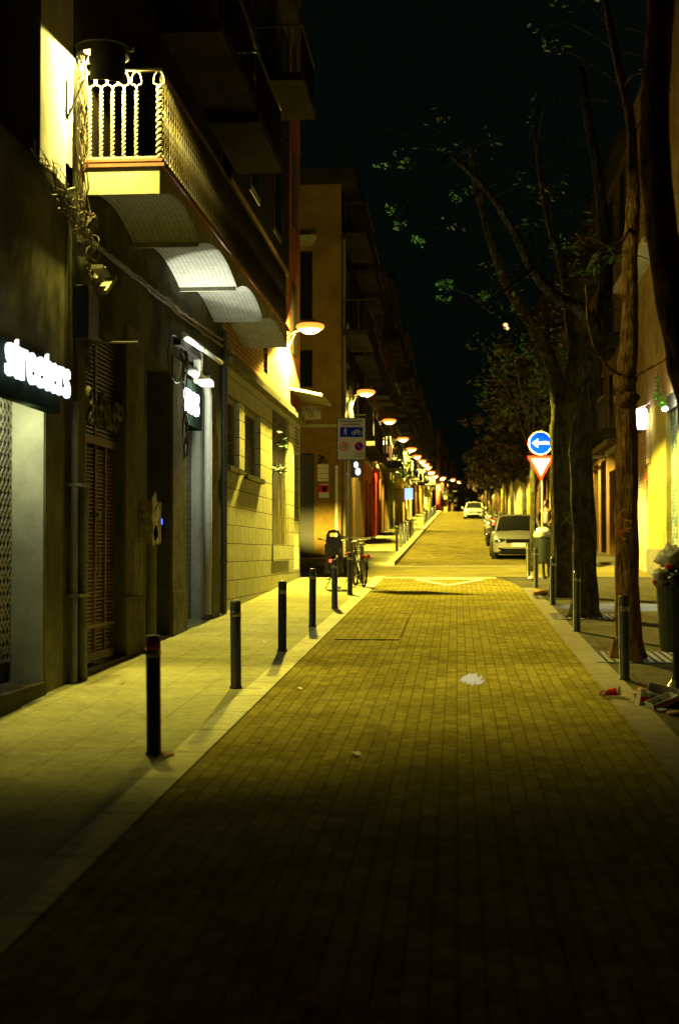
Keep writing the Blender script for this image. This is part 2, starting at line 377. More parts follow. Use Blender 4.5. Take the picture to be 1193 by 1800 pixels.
# road markings
def flat(name, m, polys, dz=.006):
    b = MB()
    for P in polys: b.add([(x, y, gz(y)+dz) for x, y in P], [tuple(range(len(P)))])
    return b.build(name, m)
mk = []
def strip(x0, y0, x1, y1, w_):
    d = Vector((x1-x0, y1-y0)).normalized(); n_ = Vector((-d.y, d.x))*w_/2
    return [(x0-n_.x, y0-n_.y), (x1-n_.x, y1-n_.y), (x1+n_.x, y1+n_.y), (x0+n_.x, y0+n_.y)]
o = flat('stop_line', M['roadpaint'], [strip(-1.75, 34.75, .95, 34.75, .35)]); struct(o)
tri = [strip(-.95, 34.0, -.2, 31.5, .16), strip(-.2, 31.5, .62, 34.0, .16), strip(-.95, 34.05, .62, 34.05, .25)]
o = flat('yield_triangle_marking', M['roadpaint'], tri, .008); struct(o)
g = onG(829, 1195)
polys = []
for k in range(9):
    u = (k-4)/4; cx_ = g.x + u*.085 + random.uniform(-.01,.01); cy_ = g.y + u*.18*(-1) + random.uniform(-.1,.1); hl = .55*(1-.45*u*u)*random.uniform(.75,1.1); w_ = random.uniform(.02,.03)
    L_ = []; R_ = []
    for q in range(9):
        v = q/8*2-1; ww = w_*(1-abs(v)**3)*random.uniform(.5,1.3)+.001
        L_.append((cx_-ww+v*.035, cy_+v*hl)); R_.append((cx_+ww+v*.035, cy_+v*hl))
    polys.append(L_ + R_[::-1])
b = MB()
for k, P in enumerate(polys): b.add([(x, y, gz(y)+.003+k*.0004) for x, y in P], [(q, q+1, 16-q, 17-q) for q in range(8)])
tag(b.build('paint_splash', mat('splash_white', (.34,.36,1.0), .9, 30, .2, .1)), 'pale white splash of spilled paint in the middle of the brick road', 'paint splash')
for (px, py, s_, m_, l_) in ((624,1329,.045,'paper','folded scrap of white paper on the dark brick road'),
                        (525,1213,.035,'paper','small white litter scrap beside the left kerb on the road'),
                        (463,1130,.03,'paper','tiny white scrap on the left pavement near the second bollard'),
                        (293,1332,.06,'card','orange brown leaf scrap at the foot of the nearest left bollard'),
                        (215,1203,.035,'card','small tan wrapper on the pavement before the brown shutter door'),
                        (540,1762,.035,'card','rusty coloured leaf on the dark road at the bottom of the view')):
    g = onG(px, py); b = MB(); a = random.uniform(0, 3)
    c_, q = math.cos(a), math.sin(a)
    pts = [(-1,-.5,0),(0,-.62,.25),(1,-.4,.05),(1,.5,.1),(0,.55,.35),(-1,.45,.05)]
    b.add([(g.x + s_*(x*c_-y*q), g.y + 1.8*s_*(x*q+y*c_), g.z + .016 + s_*z) for x, y, z in pts], [(0,1,4,5),(1,2,3,4)])
    tag(b.build('litter_scrap', M[m_]), l_, 'litter')

# inspection cover let into the pavers, tree grates
def cover(name, label, x0, x1, y0, y1, slats, m_=None):
    t = thing(name, label, 'grate' if slats else 'cover', (x0, y0, gz(y0)))
    b = MB()
    def q(xa, xb, ya, yb, h):
        b.hexa([(xa,ya,gz(ya)-.02),(xb,ya,gz(ya)-.02),(xb,yb,gz(yb)-.02),(xa,yb,gz(yb)-.02),(xa,ya,gz(ya)+h),(xb,ya,gz(ya)+h),(xb,yb,gz(yb)+h),(xa,yb,gz(yb)+h)])
    h_ = .016 if slats else .012; e_ = .04 if slats else .018
    q(x0,x1,y0,y0+e_,h_); q(x0,x1,y1-e_,y1,h_); q(x0,x0+e_,y0+e_,y1-e_,h_); q(x1-e_,x1,y0+e_,y1-e_,h_)
    b.build('frame', M['iron'] if slats else M['pavers'], t)
    b = MB()
    if slats:
        n = int((x1-x0-.08)/.09)
        for i in range(n): q(x0+.05+i*.09, x0+.10+i*.09, y0+.04, y1-.04, .014)
        b.build('slats', M['iron'], t)
        b = MB(); q(x0+.04,x1-.04,y0+.04,y1-.04,.008); b.build('soil', M['earth'], t)
    else:
        q(x0+.018,x1-.018,y0+.018,y1-.018,.010); b.build('lid', M['pavers'], t)
cover('inspection_cover', 'square inspection cover infilled with pavers near the left kerb', -1.6, -.75, 18.6, 23.0, False)
TREES = [(2.10, 16.6), (2.04, 22.6), (2.02, 27.4)]
for i, (x, y) in enumerate(TREES):
    cover('tree_grate', 'dark slatted tree grate around the ' + ['nearest slender trunk', 'middle trunk', 'thick graffitied trunk'][i], x-.55, x+.62, y-.6, y+.6, True)

# ------------------------------------------------------------------ street lamps on the left facades
def light(name, kind, loc, col, energy, size=.1, spot=None, aim=None, blend=.15, parent=None, wing=0):
    ld = bpy.data.lights.new(name, kind); ld.color = col; ld.energy = energy
    if kind in ('SPOT', 'POINT'): ld.shadow_soft_size = size
    if spot: ld.spot_size = R(spot); ld.spot_blend = blend
    if wing:                                                # street luminaire: stronger towards high angles (batwing optic)
        ld.use_nodes = True; n = ld.node_tree.nodes; l = ld.node_tree.links; em = n['Emission']
        tc = n.new('ShaderNodeTexCoord'); sp = n.new('ShaderNodeSeparateXYZ'); l.new(tc.outputs['Normal'], sp.inputs[0])
        a = n.new('ShaderNodeMath'); a.operation = 'ABSOLUTE'; l.new(sp.outputs['Z'], a.inputs[0])
        m_ = n.new('ShaderNodeMath'); m_.operation = 'MAXIMUM'; m_.inputs[1].default_value = .22; l.new(a.outputs[0], m_.inputs[0])
        p_ = n.new('ShaderNodeMath'); p_.operation = 'POWER'; p_.inputs[1].default_value = -wing; l.new(m_.outputs[0], p_.inputs[0])
        l.new(p_.outputs[0], em.inputs['Strength'])
    o = bpy.data.objects.new(name, ld); COL.objects.link(o)
    if aim is not None: o.rotation_euler = (Vector(aim)-Vector(loc)).to_track_quat('-Z', 'Y').to_euler()
    o.location = Vector(loc) - org(parent)
    if parent: o.parent = parent
    return o
def lamp(head, wall, label, power, sc=1.0, spill=.03):
    head, wall = Vector(head), Vector(wall)
    t = thing('street_lamp', label, 'street lamp', wall, 'sodium street lamps fixed to the left facades')
    b = MB(); d = head - wall
    b.tube([wall, wall + d*.3 + Vector((0,0,.03)), wall + d*.75, head - d*.12], [.03*sc,.028*sc,.026*sc,.024*sc], 8)
    b.tube([wall+Vector((.02,0,-.28)), wall + d*.35+Vector((0,0,-.04))], .012, 6)
    b.build('arm', M['steel'], t)
    MB().box(wall.x-.02, wall.x+.03, wall.y-.07, wall.y+.07, wall.z-.35, wall.z+.12).build('wall_plate', M['steel'], t)
    prof = [(.0,.14),(.07,.135),(.16,.09),(.245,.02),(.25,-.005)]
    MB().lathe([(a*sc, z*sc) for a, z in prof], head, 20).build('shade', M['steel'], t, smooth=True)
    prof = [(.24,-.006),(.245,-.06),(.21,-.14),(.12,-.19),(.0,-.205)]
    MB().lathe([(a*sc, z*sc) for a, z in prof], head, 20).build('lens', M['lens'], t, smooth=True)
    MB().lathe([(a*sc, z*sc) for a, z in [(.252,.02),(.30,.0),(.325,-.04),(.30,-.09),(.245,-.12)]], head, 24).build('halo_ring', M['amber'], t, smooth=True)  # added emissive ring that stands for the orange halo round the lens
    light('lamp_light', 'SPOT', head + Vector((0,0,-.24*sc)), SODIUM, power, .12, 151, head + Vector((0,0,-5)), .12, t, wing=2.2)
    light('lamp_spill', 'POINT', head + Vector((0,0,-.25*sc)), SODIUM, power*spill, .12, parent=t)
    return t
LP = []
def lp(px, py, wx, wy, Xw=XL, Y=None):
    wl = onX(wx, wy, Xw) if Y is None else Vector((Xw, Y, onY(wx, wy, Y).z))
    return onY(px, py, wl.y), wl
h, wl = lp(545, 571, 503, 592); lamp(h, wl, 'glowing street lamp on the brick facade end, nearest of the open saucer lamps', LAMP_W, spill=.20)
L1 = (h, wl)
h, wl = lp(643, 687, 616, 700, -3.62); lamp(h, wl, 'street lamp on the tan corner building, above the pedestrian zone sign', LAMP_W)
far = [(684,738,66.),(708,770,84.),(723,788,100.),(732,801,115.),(741,809,131.),(747,815,146.),(752,820,161.),(758,829,180.),(764,836,202.),(778,839,232.),(795,842,262.),(807,846,290.)]
for i, (px, py, Y) in enumerate(far):
    h = onY(px, py, Y); wx = h.x - .62
    e = LAMP_W * (1.0 if i < 6 else 1.4)
    lamp(h, (wx, Y, h.z-.14), 'street lamp, ' + ORD[i+2] + ' lit saucer in the row going up the left side', e, 1.0 + .07*i)

# near lamp hidden in a drum-shaped shield
Y0L = 13.95
hd = onY(181, 122, Y0L); wl = Vector((XL, Y0L-.25, onX(100, 135, XL).z))
t = thing('shielded_street_lamp', 'street lamp with a dark drum shield above the lit balcony end', 'street lamp', wl)
b = MB(); b.tube([wl, hd + Vector((-.30, -.05, .09))], [.035,.03], 8); b.tube([wl+Vector((0,.0,-.3)), wl+(hd-wl)*.5], .014, 6); b.build('arm', M['steel'], t)
MB().box(XL-.02, XL+.02, wl.y-.05, wl.y+.05, wl.z-.25, wl.z+.08).build('wall_plate', M['white'], t)
rad = .265; b = MB()
zt, zb = hd.z+.20, hd.z-.19
prof = [(rad,zb-hd.z),(rad,zt-hd.z),(rad-.006,zt-hd.z),(rad-.006,zb-hd.z),(rad,zb-hd.z)]
b.lathe(prof, hd, 26, 256, 342)
b.lathe([(a_, max(z_, .12)) for a_, z_ in prof], hd, 40, 342, 616)
b.build('drum_shield', M['iron'], t, smooth=False)
b = MB(); b.lathe([(rad+.004,0),(rad+.008,.012),(rad-.012,.012),(rad-.012,0)], Vector((hd.x, hd.y, zt)), 36); b.tube([Vector((hd.x+rad,hd.y,zt+.0)), Vector((hd.x+rad+.05,hd.y,zt-.01))], .03, 8); b.build('rim', M['steel'], t)
MB().lathe([(.0,.27),(.10,.26),(.18,.22),(.2,.19)], hd, 20).build('shade', M['steel'], t, smooth=True)
MB().lathe([(.195,.185),(.17,.175),(.10,.165),(.0,.16)], hd, 20).build('lens', M['lens'], t, smooth=True)
light('lamp_light', 'SPOT', hd+Vector((0,0,.155)), (1.0, .84, .16), LAMP_W*.24, .05, 174, hd+Vector((0,0,-5)), .1, t)

# ------------------------------------------------------------------ generic helpers for walls
def wallbox(b, Y0, Y1, z0, z1, X=XL, depth=.5):
    b.box(X-depth, X, Y0, Y1, z0, z1)
def yx(px, X=XL, py=900): return onX(px, py, X).y
def zx(px, py, X=XL): return onX(px, py, X).z

# ---- near shop building (A)
YA = yx(112); ya0 = -6.0; ySh0 = yx(-60); 
M['plaster_a'] = mat('shop_plaster', (.20,.19,.12), .9, 2.2, .4, .3, 35, stain=.5)
A = thing('shop_building', 'dark corner shop building with a pale lit doorway jamb, nearest on the left', 'building', (XL, 8, gz(8)))
zl = 3.35
b = MB()
ydo = yx(80)
b.box(XL-.6, XL, ydo, YA, gz(ydo)-.1, 5.25)                 # pier right of doorway
b.box(XL-.6, XL, 6.0, ydo, zl, 5.25)                       # lintel above the opening
b.box(XL-.6, XL, ya0, 6.0, -.5, 5.25)
b.build('wall', M['plaster_a'], A)
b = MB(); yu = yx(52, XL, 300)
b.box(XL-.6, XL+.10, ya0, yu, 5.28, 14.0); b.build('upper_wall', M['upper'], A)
b = MB(); b.box(XL-.6, XL, yu+.002, yx(125), 5.28, 14.0); b.build('lit_wall', M['plaster_lit'], A)  # plaster whitened to carry the blown-out lamplight on this strip
b = MB(); b.box(XL-.60, XL+.09, ya0, YA+.15, 5.16, 5.28)
b.build('string_course', M['plaster'], A)
b = MB(); rd = .34
b.box(XL-rd-.02, XL-rd, 6.0, ydo-.002, gz(9)-.1, zl); b.build('grille_backing', M['dark'], A)
b = MB()                                                    # expanding metal grille
for i in range(26):
    y = ydo - .05 - i*.11
    for k in range(24):
        z = gz(12) + .35 + k*.115
        if z > zl - .1: break
        b.tube([(XL-rd+.03, y, z), (XL-rd+.03, y-.055, z+.0575), (XL-rd+.03, y, z+.115)], .009, 4, cap=False)
        b.tube([(XL-rd+.036, y-.11, z), (XL-rd+.036, y-.055, z+.0575), (XL-rd+.036, y-.11, z+.115)], .009, 4, cap=False)
b.build('folding_grille', M['steel'], A)
b = MB(); b.box(XL-rd+.001, XL-.012, ydo-.025, ydo-.003, gz(12.9)+.1, zl-.01); b.build('door_jamb', M['reveal'], A)
b = MB(); b.box(XL-rd, XL+.06, 6.0, yx(28), gz(10)-.2, gz(11.8)+.17); b.box(XL-rd, XL+.03, yx(28)+.01, ydo-.03, gz(10)-.1, gz(12.8)+.13); b.build('door_step', M['plinth'], A)
SG = thing('shop_sign', 'dark shop fascia board with glowing white lowercase lettering', 'sign', (XL, 11, 3.6))
b = MB(); ys1 = yx(106, XL+.12)
zs1 = zx(106, 640, XL+.12); zs0 = zx(106, 727, XL+.12)
b.box(XL+.002, XL+.12, 6.0, ys1, zs0, zs1); b.build('board', M['darkgreen'], SG)
xl_ = XL+.18; pa = onX(12, 612, xl_); pb = onX(122, 668, xl_)
yw = pb.y - pa.y
txt = text('lettering', 'streeters', .56, M['cool'], (xl_, (pa.y+pb.y)/2, (pa.z+pb.z)/2 - .02), (0,1,0), (0,0,1), SG, .015, .006)
mx_ = max(v.co.y for v in txt.data.vertices); mn_ = min(v.co.y for v in txt.data.vertices)
cy = (mx_+mn_)/2
for v in txt.data.vertices: v.co.y = cy + (v.co.y-cy) * yw/(mx_-mn_)
light('sign_fill', 'POINT', (XL-.08, ydo-.75, zl-.30), (1.0,1.0,.50), 40, .12, parent=SG)  # added point light inside the doorway, brightens the jamb

# ---- vaulted balcony building (B)
yb = {k: yx(v) for k, v in dict(a=114, b=130, c=147, d=217, e=250, f=258, g=300, h=325, i=370, j=381, k=391).items()}
B = thing('vaulted_balcony_building', 'old plaster building with a long vaulted balcony over its shutters', 'building', (XL, 14, gz(14)))
z1 = 5.60
b = MB()
YB0 = YA + .005
def dz_top(px, py): return zx(px, py)
zd = zx(180, 780); zd2 = zx(150, 560)                       # shutter door top
zdoor = zx(280, 640); zshop = zx(345, 640)
for a_, c_ in ((YB0, yb['c']), (yb['d'], yb['f']), (yb['g'], yb['h']), (yb['i'], yb['k'])): b.box(XL-.6, XL, a_, c_, gz(a_)-.2, z1)
b.box(XL-.6, XL, yb['c'], yb['d'], zd2, z1); b.box(XL-.6, XL, yb['f'], yb['g'], zdoor, z1); b.box(XL-.6, XL, yb['h'], yb['i'], zshop, z1)
b.build('ground_floor_wall', M['plaster'], B)
b = MB()
# upper wall with balcony door openings
ops = [(yx(215,XL,200), yx(250,XL,200)), (18.0, 19.1), (21.0, 22.1)]
ytop = 14.5; cur = yx(125)+.002
for a_, c_ in ops:
    b.box(XL-.6, XL, cur, a_, z1+.002, 8.0); cur = c_
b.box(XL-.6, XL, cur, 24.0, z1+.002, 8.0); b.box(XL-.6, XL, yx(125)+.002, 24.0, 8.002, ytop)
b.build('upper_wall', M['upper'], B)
for a_, c_ in ops:
    d = MB().box(XL-.35, XL-.28, a_, c_, z1+.1, 7.99).build('balcony_door', M['wood'], B)
    MB().box(XL-.275, XL-.262, a_+.12, c_-.12, z1+.4, 7.8).build('pane', M['glass'], d)
# shutter door: slats, frame
b = MB(); yc, yd = yb['c'], yb['d']; X_ = XL-.14
z0 = gz(yc)+.14
n = 62
zz = z0
while zz < zd-.03:
    b.hexa([(X_-.02,yc,zz),(X_+.022,yc,zz-.014),(X_+.022,yd,zz-.014),(X_-.02,yd,zz),(X_-.02,yc,zz+.028),(X_+.022,yc,zz+.008),(X_+.022,yd,zz+.008),(X_-.02,yd,zz+.028)]); zz += .042
dr = b.build('shutter_door', M['slat'], B)
b = MB(); b.box(X_-.06, X_-.03, yc, yd, z0-.05, zd2); b.build('door_backing', M['dark'], dr)
b = MB()
for i in range(5): 
    y = yc + (yd-yc)*i/4; b.box(X_-.02, X_+.045, y-.025 if i else y, y+.025 if i < 4 else y, z0, zd)
b.box(X_-.02, X_+.05, yc, yd, zd, zd+.09); b.box(X_-.02, X_+.05, yc, yd, z0-.04, z0+.06); b.box(X_-.02,X_+.05,yc,yd,z0+.32,z0+.36)
b.build('door_frame', M['slat'], dr)
b = MB(); b.blob((X_+.075, (yc+yd)/2, zx(182,905)), .03,.035,.035); b.blob((X_+.075, (yc+yd)/2, zx(182,910)-.1), .012,.012,.05); b.tube([(X_+.07,(yc+yd)/2+.03,zx(182,995)+.2),(X_+.08,(yc+yd)/2+.03,zx(182,995)-.1)],.012,6); b.build('door_handle', M['band'], dr)
b = MB(); z = zd+.12
while z < zd2-.03: b.box(X_-.0, X_+.02, yc, yd, z, z+.02); z += .048
b.box(X_-.02, X_+.04, (yc+yd)/2-.02,(yc+yd)/2+.02, zd+.09, zd2); b.build('transom_louvre', M['steel'], dr)
b = MB()                                                    # ornamental ring letters above the door
zo = zd + .38
for i in range(9):
    y = yc + .1 + (yd-yc-.2)*i/8; q = .085
    b.lathe([(q,-.03),(q+.03,0),(q,.03),(q-.035,.02),(q-.035,-.02),(q,-.03)], (X_+.11, y, zo + .09*math.sin(i*1.9)), 12, m=Matrix.Rotation(R(90),3,'Y'))
    if i % 2: b.lathe([(.05,-.03),(.075,0),(.05,.03),(.02,.0),(.05,-.03)], (X_+.11, y+.03, zo-.13), 10, m=Matrix.Rotation(R(90),3,'Y'))
b.build('ornament', M['plinth'], dr)
MB().box(XL-.14, XL+.05, yc-.02, yd+.02, gz(yc)-.1, gz(yc)+.09).build('doorstep', M['plinth'], B)
# recessed dark doorway
MB().box(XL-.42, XL-.36, yb['f'], yb['g'], gz(17)-.1, zdoor).build('entrance_door', M['wood'], B)
MB().box(XL-.36, XL-.0, yb['f']+.003, yb['g']-.003, gz(17)-.1, gz(18)+.06).build('doorstep', M['plinth'], B)
# small shop recess with cool neon
sh = MB().box(XL-.34, XL-.30, yb['h'], yb['i'], gz(20)-.1, zshop-.75).build('roller_shutter', M['shutter'], B)
MB().box(XL-.299, XL-.012, yb['i']-.025, yb['i']-.003, gz(21)+.0, zshop-.02).build('door_jamb', M['reveal'], B)
b = MB(); yj = yb['i']-.06; xx = XL+.035
p0 = onX(326, 645, xx); p1 = onX(348, 660, xx); p2 = onX(366, 676, xx)
b.tube([p0, p1, p1+(p2-p1)*.75, Vector((xx, p2.y, p2.z-.18)), Vector((xx, p2.y, 2.6)), Vector((xx, p2.y, gz(p2.y)+.1))], .062, 10)
b.build('white_conduit', M['white'], B, smooth=True)
# plinths
for a_, c_, px, py in ((yb['b'], yb['c'], 140, 1060), (yb['d']+.002, yb['e'], 232, 1047), (yb['g']+.002, yb['h']-.002, 315, 1038), (yb['i']+.003, yb['j'], 375, 1028)):
    b = MB(); b.box(XL+.001, XL+.045, a_, c_, gz(a_)-.1, zx(px, py))
    b.box(XL+.001, XL+.025, a_+.03, c_-.03, zx(px, py), 4.4 if px != 375 else 3.6)
    b.build('pilaster', M['plinth'], B)
# neon shop sign panel
N = thing('neon_sign', 'small dark panel with glowing white neon lettering over a roller shutter', 'sign', (XL, 20, 3.0))
q0 = onX(324, 655, XL-.02); q1 = onX(350, 755, XL-.02)
MB().box(XL-.28, XL-.02, q0.y+.05, q1.y+.25, q1.z, q0.z-.05).build('panel', M['darkgreen'], N)
pc = onX(339, 702, XL+.06)
tx = text('lettering', 'mos', .62, M['cool2'], (XL+.04, pc.y, pc.z), (0,1,0), (0,0,1), N, .02, .018)
light('sign_fill', 'POINT', (XL+.25, pc.y, pc.z-.1), (.92,1.0,.72), 45, .2, parent=N)
# floodlight strip under the vaults
F = thing('strip_light', 'long pale strip light fixture angled along the wall below the vaulted balcony', 'light fixture', (XL, 20, 4.7))
f0 = onX(323, 590, XL+.12); f1 = onX(357, 614, XL+.12); f2 = onX(389, 638, XL+.12)
b = MB(); b.tube([f0, f1], .045, 8); b.tube([f1+Vector((0,.03,0)), f2], .036, 8); b.build('casing', M['white'], F, smooth=True)
b = MB(); b.box(XL+.002, XL+.10, f1.y-.10, f1.y+.10, f1.z-.50, f1.z-.06); b.box(XL+.08, XL+.26, f1.y-.16, f1.y+.16, f1.z-.54, f1.z-.46); b.build('bracket', M['white'], F)
b = MB(); b.box(XL+.002, XL+.10, f0.y-.1, f1.y, f0.z-.14, f0.z-.05); b.build('wall_rail', M['iron'], F)
light('flood_light', 'SPOT', (XL+.30, 19.4, 4.2), (.95,1.0,.78), 190, .05, 110, (-2.9, 19.6, 5.5), .1, F)
light('conduit_fill', 'POINT', (XL+.32, f1.y-.2, f1.z-.62), (.95,1.0,.8), 40, .08, parent=F)  # added point light to brighten the white conduit, no fixture of its own

# ---- the vaulted balcony itself (part of B)
XB = -3.02
bays = [14.3, 16.6, 19.45, 22.1, 25.3]
zlow = 5.42; ztop = 5.70
bal = None
rows = []
b = MB()
for a_, c_ in zip(bays, bays[1:]):
    N_ = 14; P = []
    for i in range(N_+1):
        u = i/N_; y = a_ + (c_-a_)*u; zz = zlow + .20*(1-(2*u-1)**2) 
        P.append([(XL+.002, y, zz), (XB-.02, y, zz)])
    b.grid(P)
bal = b.build('balcony', M['vault'], B, smooth=True)
b = MB(); s = []
for a_, c_ in zip(bays, bays[1:]):
    N_ = 14
    for i in range(N_):
        u0, u1 = i/N_, (i+1)/N_; ya, yb_ = a_+(c_-a_)*u0, a_+(c_-a_)*u1
        za, zb_ = zlow+.20*(1-(2*u0-1)**2)-.012, zlow+.20*(1-(2*u1-1)**2)-.012
        b.hexa([(XB-.02,ya,za),(XB,ya,za),(XB,yb_,zb_),(XB-.02,yb_,zb_),(XB-.02,ya,ztop),(XB,ya,ztop),(XB,yb_,ztop),(XB-.02,yb_,ztop)])
b.box(XL+.002, XB, bays[0]-.03, bays[0], zlow-.0, ztop)
b.build('fascia', M['fascia'], bal)
for y in bays[1:-1]: MB().box(XL+.003, XB-.022, y-.02, y+.02, zlow-.05, zlow+.012).build('rib', M['fascia'], bal)
b = MB(); b.box(XL+.002, XB+.05, bays[0]-.045, bays[-1], ztop+.001, ztop+.035); b.box(XL+.002, XB+.03, bays[0]-.04, bays[-1], ztop+.055, ztop+.085); b.box(XL+.002, XB, bays[0]-.02, bays[-1], ztop+.035, ztop+.055)
b.build('floor_tiles', mat('red_floor_tile', (.22,.07,.035), .6, 8, .25, .05), bal)
# railing: twisted bars at the near end, lattice along the street
b = MB(); zr0, zr1 = ztop+.085, ztop+1.02
def twist(b, x, y, z0, z1, r, turns=9, n=60, w=.45):
    "flat bar twisted about its axis"
    P = []
    for i in range(n+1):
        z = z0 + (z1-z0)*i/n; a = math.pi*turns*2*i/n
        c_, s_ = math.cos(a), math.sin(a); e = Vector((c_, s_, 0))*r; f = Vector((-s_, c_, 0))*r*w; c = Vector((x, y, z))
        P.append([c+e+f, c-e+f, c-e-f, c+e-f, c+e+f])
    b.grid(P)
yr = bays[0]+.02
xs = [onY(px, 250, yr).x for px in (158, 178, 198, 218, 240)]
for x in xs: twist(b, x, yr, zr0, zr1-.22, .020, 8)
twist(b, XB-.01, yr, zr0, zr1-.16, .036, 6)
b.box(XL+.01, XB+.01, yr-.02, yr+.02, zr1-.02, zr1+.01); b.box(XL+.01, XB, yr-.02, yr+.02, zr0, zr0+.03)
for x in xs + [XB-.02]:                                     # scrolls under the top rail
    for sgn in (-1, 1):
        P = [(x + sgn*.045*(1-math.cos(t_*.9))*.6, yr, zr1-.22 + .2*t_/6.3 + .02*math.sin(t_*1.5)) for t_ in [k*.45 for k in range(15)]]
        b.tube(P, .008, 5)
b.build('end_railing', M['iron_light'], bal)
b = MB(); X_ = XB-.01; nb = 84; y = bays[0]+.06
while y < bays[-1]-.1:
    twist(b, X_, y, zr0, zr1, .014, 5, 22); y += .125
b.box(X_-.02, X_+.02, yr+.021, bays[-1], zr1-.02, zr1+.012); b.box(X_-.02, X_+.02, yr+.021, bays[-1], zr0-.0, zr0+.03)
b.build('street_railing', mat('shaded_railing', (.05,.038,.02), .6, 12, .5, .15, 60), bal)  # railing colour darkened so the lamplight dies away along the street side
# higher balconies of B and its neighbour
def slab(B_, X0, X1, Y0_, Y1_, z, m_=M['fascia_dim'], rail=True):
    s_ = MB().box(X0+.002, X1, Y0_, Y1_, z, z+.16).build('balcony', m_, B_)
    if rail:
        r_ = MB(); y = Y0_+.04
        while y < Y1_: r_.tube([(X1-.04, y, z+.16), (X1-.04, y, z+1.1)], .009, 4, cap=False); y += .14
        x = X0+.1
        while x < X1-.05:
            r_.tube([(x, Y0_+.04, z+.16), (x, Y0_+.04, z+1.1)], .009, 4, cap=False); x += .14
        r_.box(X1-.06, X1-.02, Y0_+.02, Y1_, z+1.1, z+1.13); r_.box(X0, X1-.061, Y0_+.02, Y0_+.06, z+1.1, z+1.13)
        r_.build('railing', M['iron'], s_)
    return s_
k1 = onX(450, 190, XB); k2 = onX(497, 305, XB); slab(B, XL, XB, k1.y-3.2, k1.y, k1.z); slab(B, XL, XB, k2.y-3.0, min(k2.y, 24.6), k2.z)
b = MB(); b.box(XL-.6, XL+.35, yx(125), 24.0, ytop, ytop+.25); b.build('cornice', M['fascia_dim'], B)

# ---- stone-clad building (C)
YC0, YC1 = yb['k']+.01, yx(508)
YD = yx(527)
C = thing('stone_clad_building', 'pale stone clad ground floor with brick first floor and two small windows', 'building', (XL, 24, gz(24)))
ztc = zx(450, 684)
xc = XL
wins = [(398, 421, 698, 822), (430, 458, 722, 838), (478, 508, 724, 984), (517, 525, 800, 1000)]
segs = []
b = MB(); cur = YC0
for (p0_, p1_, t_, bt_) in wins:
    ya, yb2 = yx(p0_), yx(p1_)
    b.box(xc-.6, xc, cur, ya, gz(cur)-.2, ztc); pm = (p0_+p1_)/2
    zt_, zb_ = zx(pm, t_), zx(pm, bt_)
    b.box(xc-.6, xc, ya, yb2, zt_, ztc); b.box(xc-.6, xc, ya, yb2, gz(ya)-.2, zb_)
    segs.append((ya, yb2, zb_, zt_)); cur = yb2
b.box(xc-.6, xc, cur, YD, gz(cur)-.2, ztc)
b.build('stone_wall', M['stone'], C)
for i, (ya, yb2, zb_, zt_) in enumerate(segs):
    if i < 2:
        wn = MB().box(xc-.14, xc-.10, ya, ya+.08, zb_, zt_).box(xc-.14, xc-.10, yb2-.08, yb2, zb_, zt_).box(xc-.14, xc-.10, ya+.08, yb2-.08, zt_-.08, zt_).box(xc-.14,xc-.10,ya+.08,yb2-.08,zb_,zb_+.06).build('window', M['fascia'], C)
        MB().box(xc-.16, xc-.142, ya, yb2, zb_, zt_).build('pane', M['glass'], wn)
        bb = MB(); z = zb_+.1
        while z < zt_-.1: bb.box(xc-.138, xc-.115, ya+.08, yb2-.08, z, z+.012); z += .045
        bb.build('blind', M['plinth'], wn)
        MB().box(xc-.1, xc+.08, ya-.06, yb2+.06, zb_-.09, zb_).build('sill', M['plinth'], wn)
    else:
        dd = .09 if i == 2 else .30
        MB().box(xc-dd-.03, xc-dd, ya, yb2, zb_, zt_).build('window', M['glass'] if i == 3 else M['dark'], C)
        if i == 2: MB().box(xc-.089, xc+.03, ya, yb2, zb_-.02, zb_+.33).build('planter_box', M['stone'], C)
b = MB()
for k in range(7): b.box(xc+.001, xc+.012, yx(518), yx(524), zx(521, 793)+k*.085, zx(521, 793)+k*.085+.04)
b.build('vent', M['dark'], C)
b = MB(); b.box(xc-.6, xc+.16, YC0, YD+.12, ztc, ztc+.10); b.box(xc-.6, xc+.10, YC0, YD+.06, ztc+.10, ztc+.2)
b.build('ledge', M['plinth'], C)
b = MB(); zb0 = ztc+.2
wy0, wy1 = yx(463), yx(470)
wz0, wz1 = zx(466, 655), zx(466, 590)
b.box(xc-.6, xc, YC0, wy0, zb0, 8.2); b.box(xc-.6, xc, wy1, YC1, zb0, 8.2); b.box(xc-.6, xc, wy0, wy1, zb0, wz0); b.box(xc-.6, xc, wy0, wy1, wz1, 8.2)
b.build('brick_wall', M['ybrick'], C)
wn = MB().box(xc-.3, xc-.25, wy0, wy1, wz0, wz1).build('window', M['glass'], C)
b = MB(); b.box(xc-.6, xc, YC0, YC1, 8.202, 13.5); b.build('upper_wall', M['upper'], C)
for zf in (8.6, 11.5):
    for y in (26.2, 29.6):
        wn = MB().box(xc+.001, xc+.03, y-.08, y+1.18, zf-.1, zf+2.2).build('window', M['wood'], C)
        MB().box(xc+.031, xc+.04, y+.02, y+1.08, zf, zf+2.1).build('pane', M['glass'], wn)
k3 = onX(555, 210, XB); slab(C, XL, XB, k3.y-2.6, k3.y, k3.z)
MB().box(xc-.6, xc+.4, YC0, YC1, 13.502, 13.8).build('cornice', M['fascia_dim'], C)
b = MB(); b.box(xc-.6, xc-.0, YC1+.003, YD, zb0, 16.0); b.build('side_wing', M['rose'], C)
b = MB()
p0_ = onX(508, 636, XL+.25)
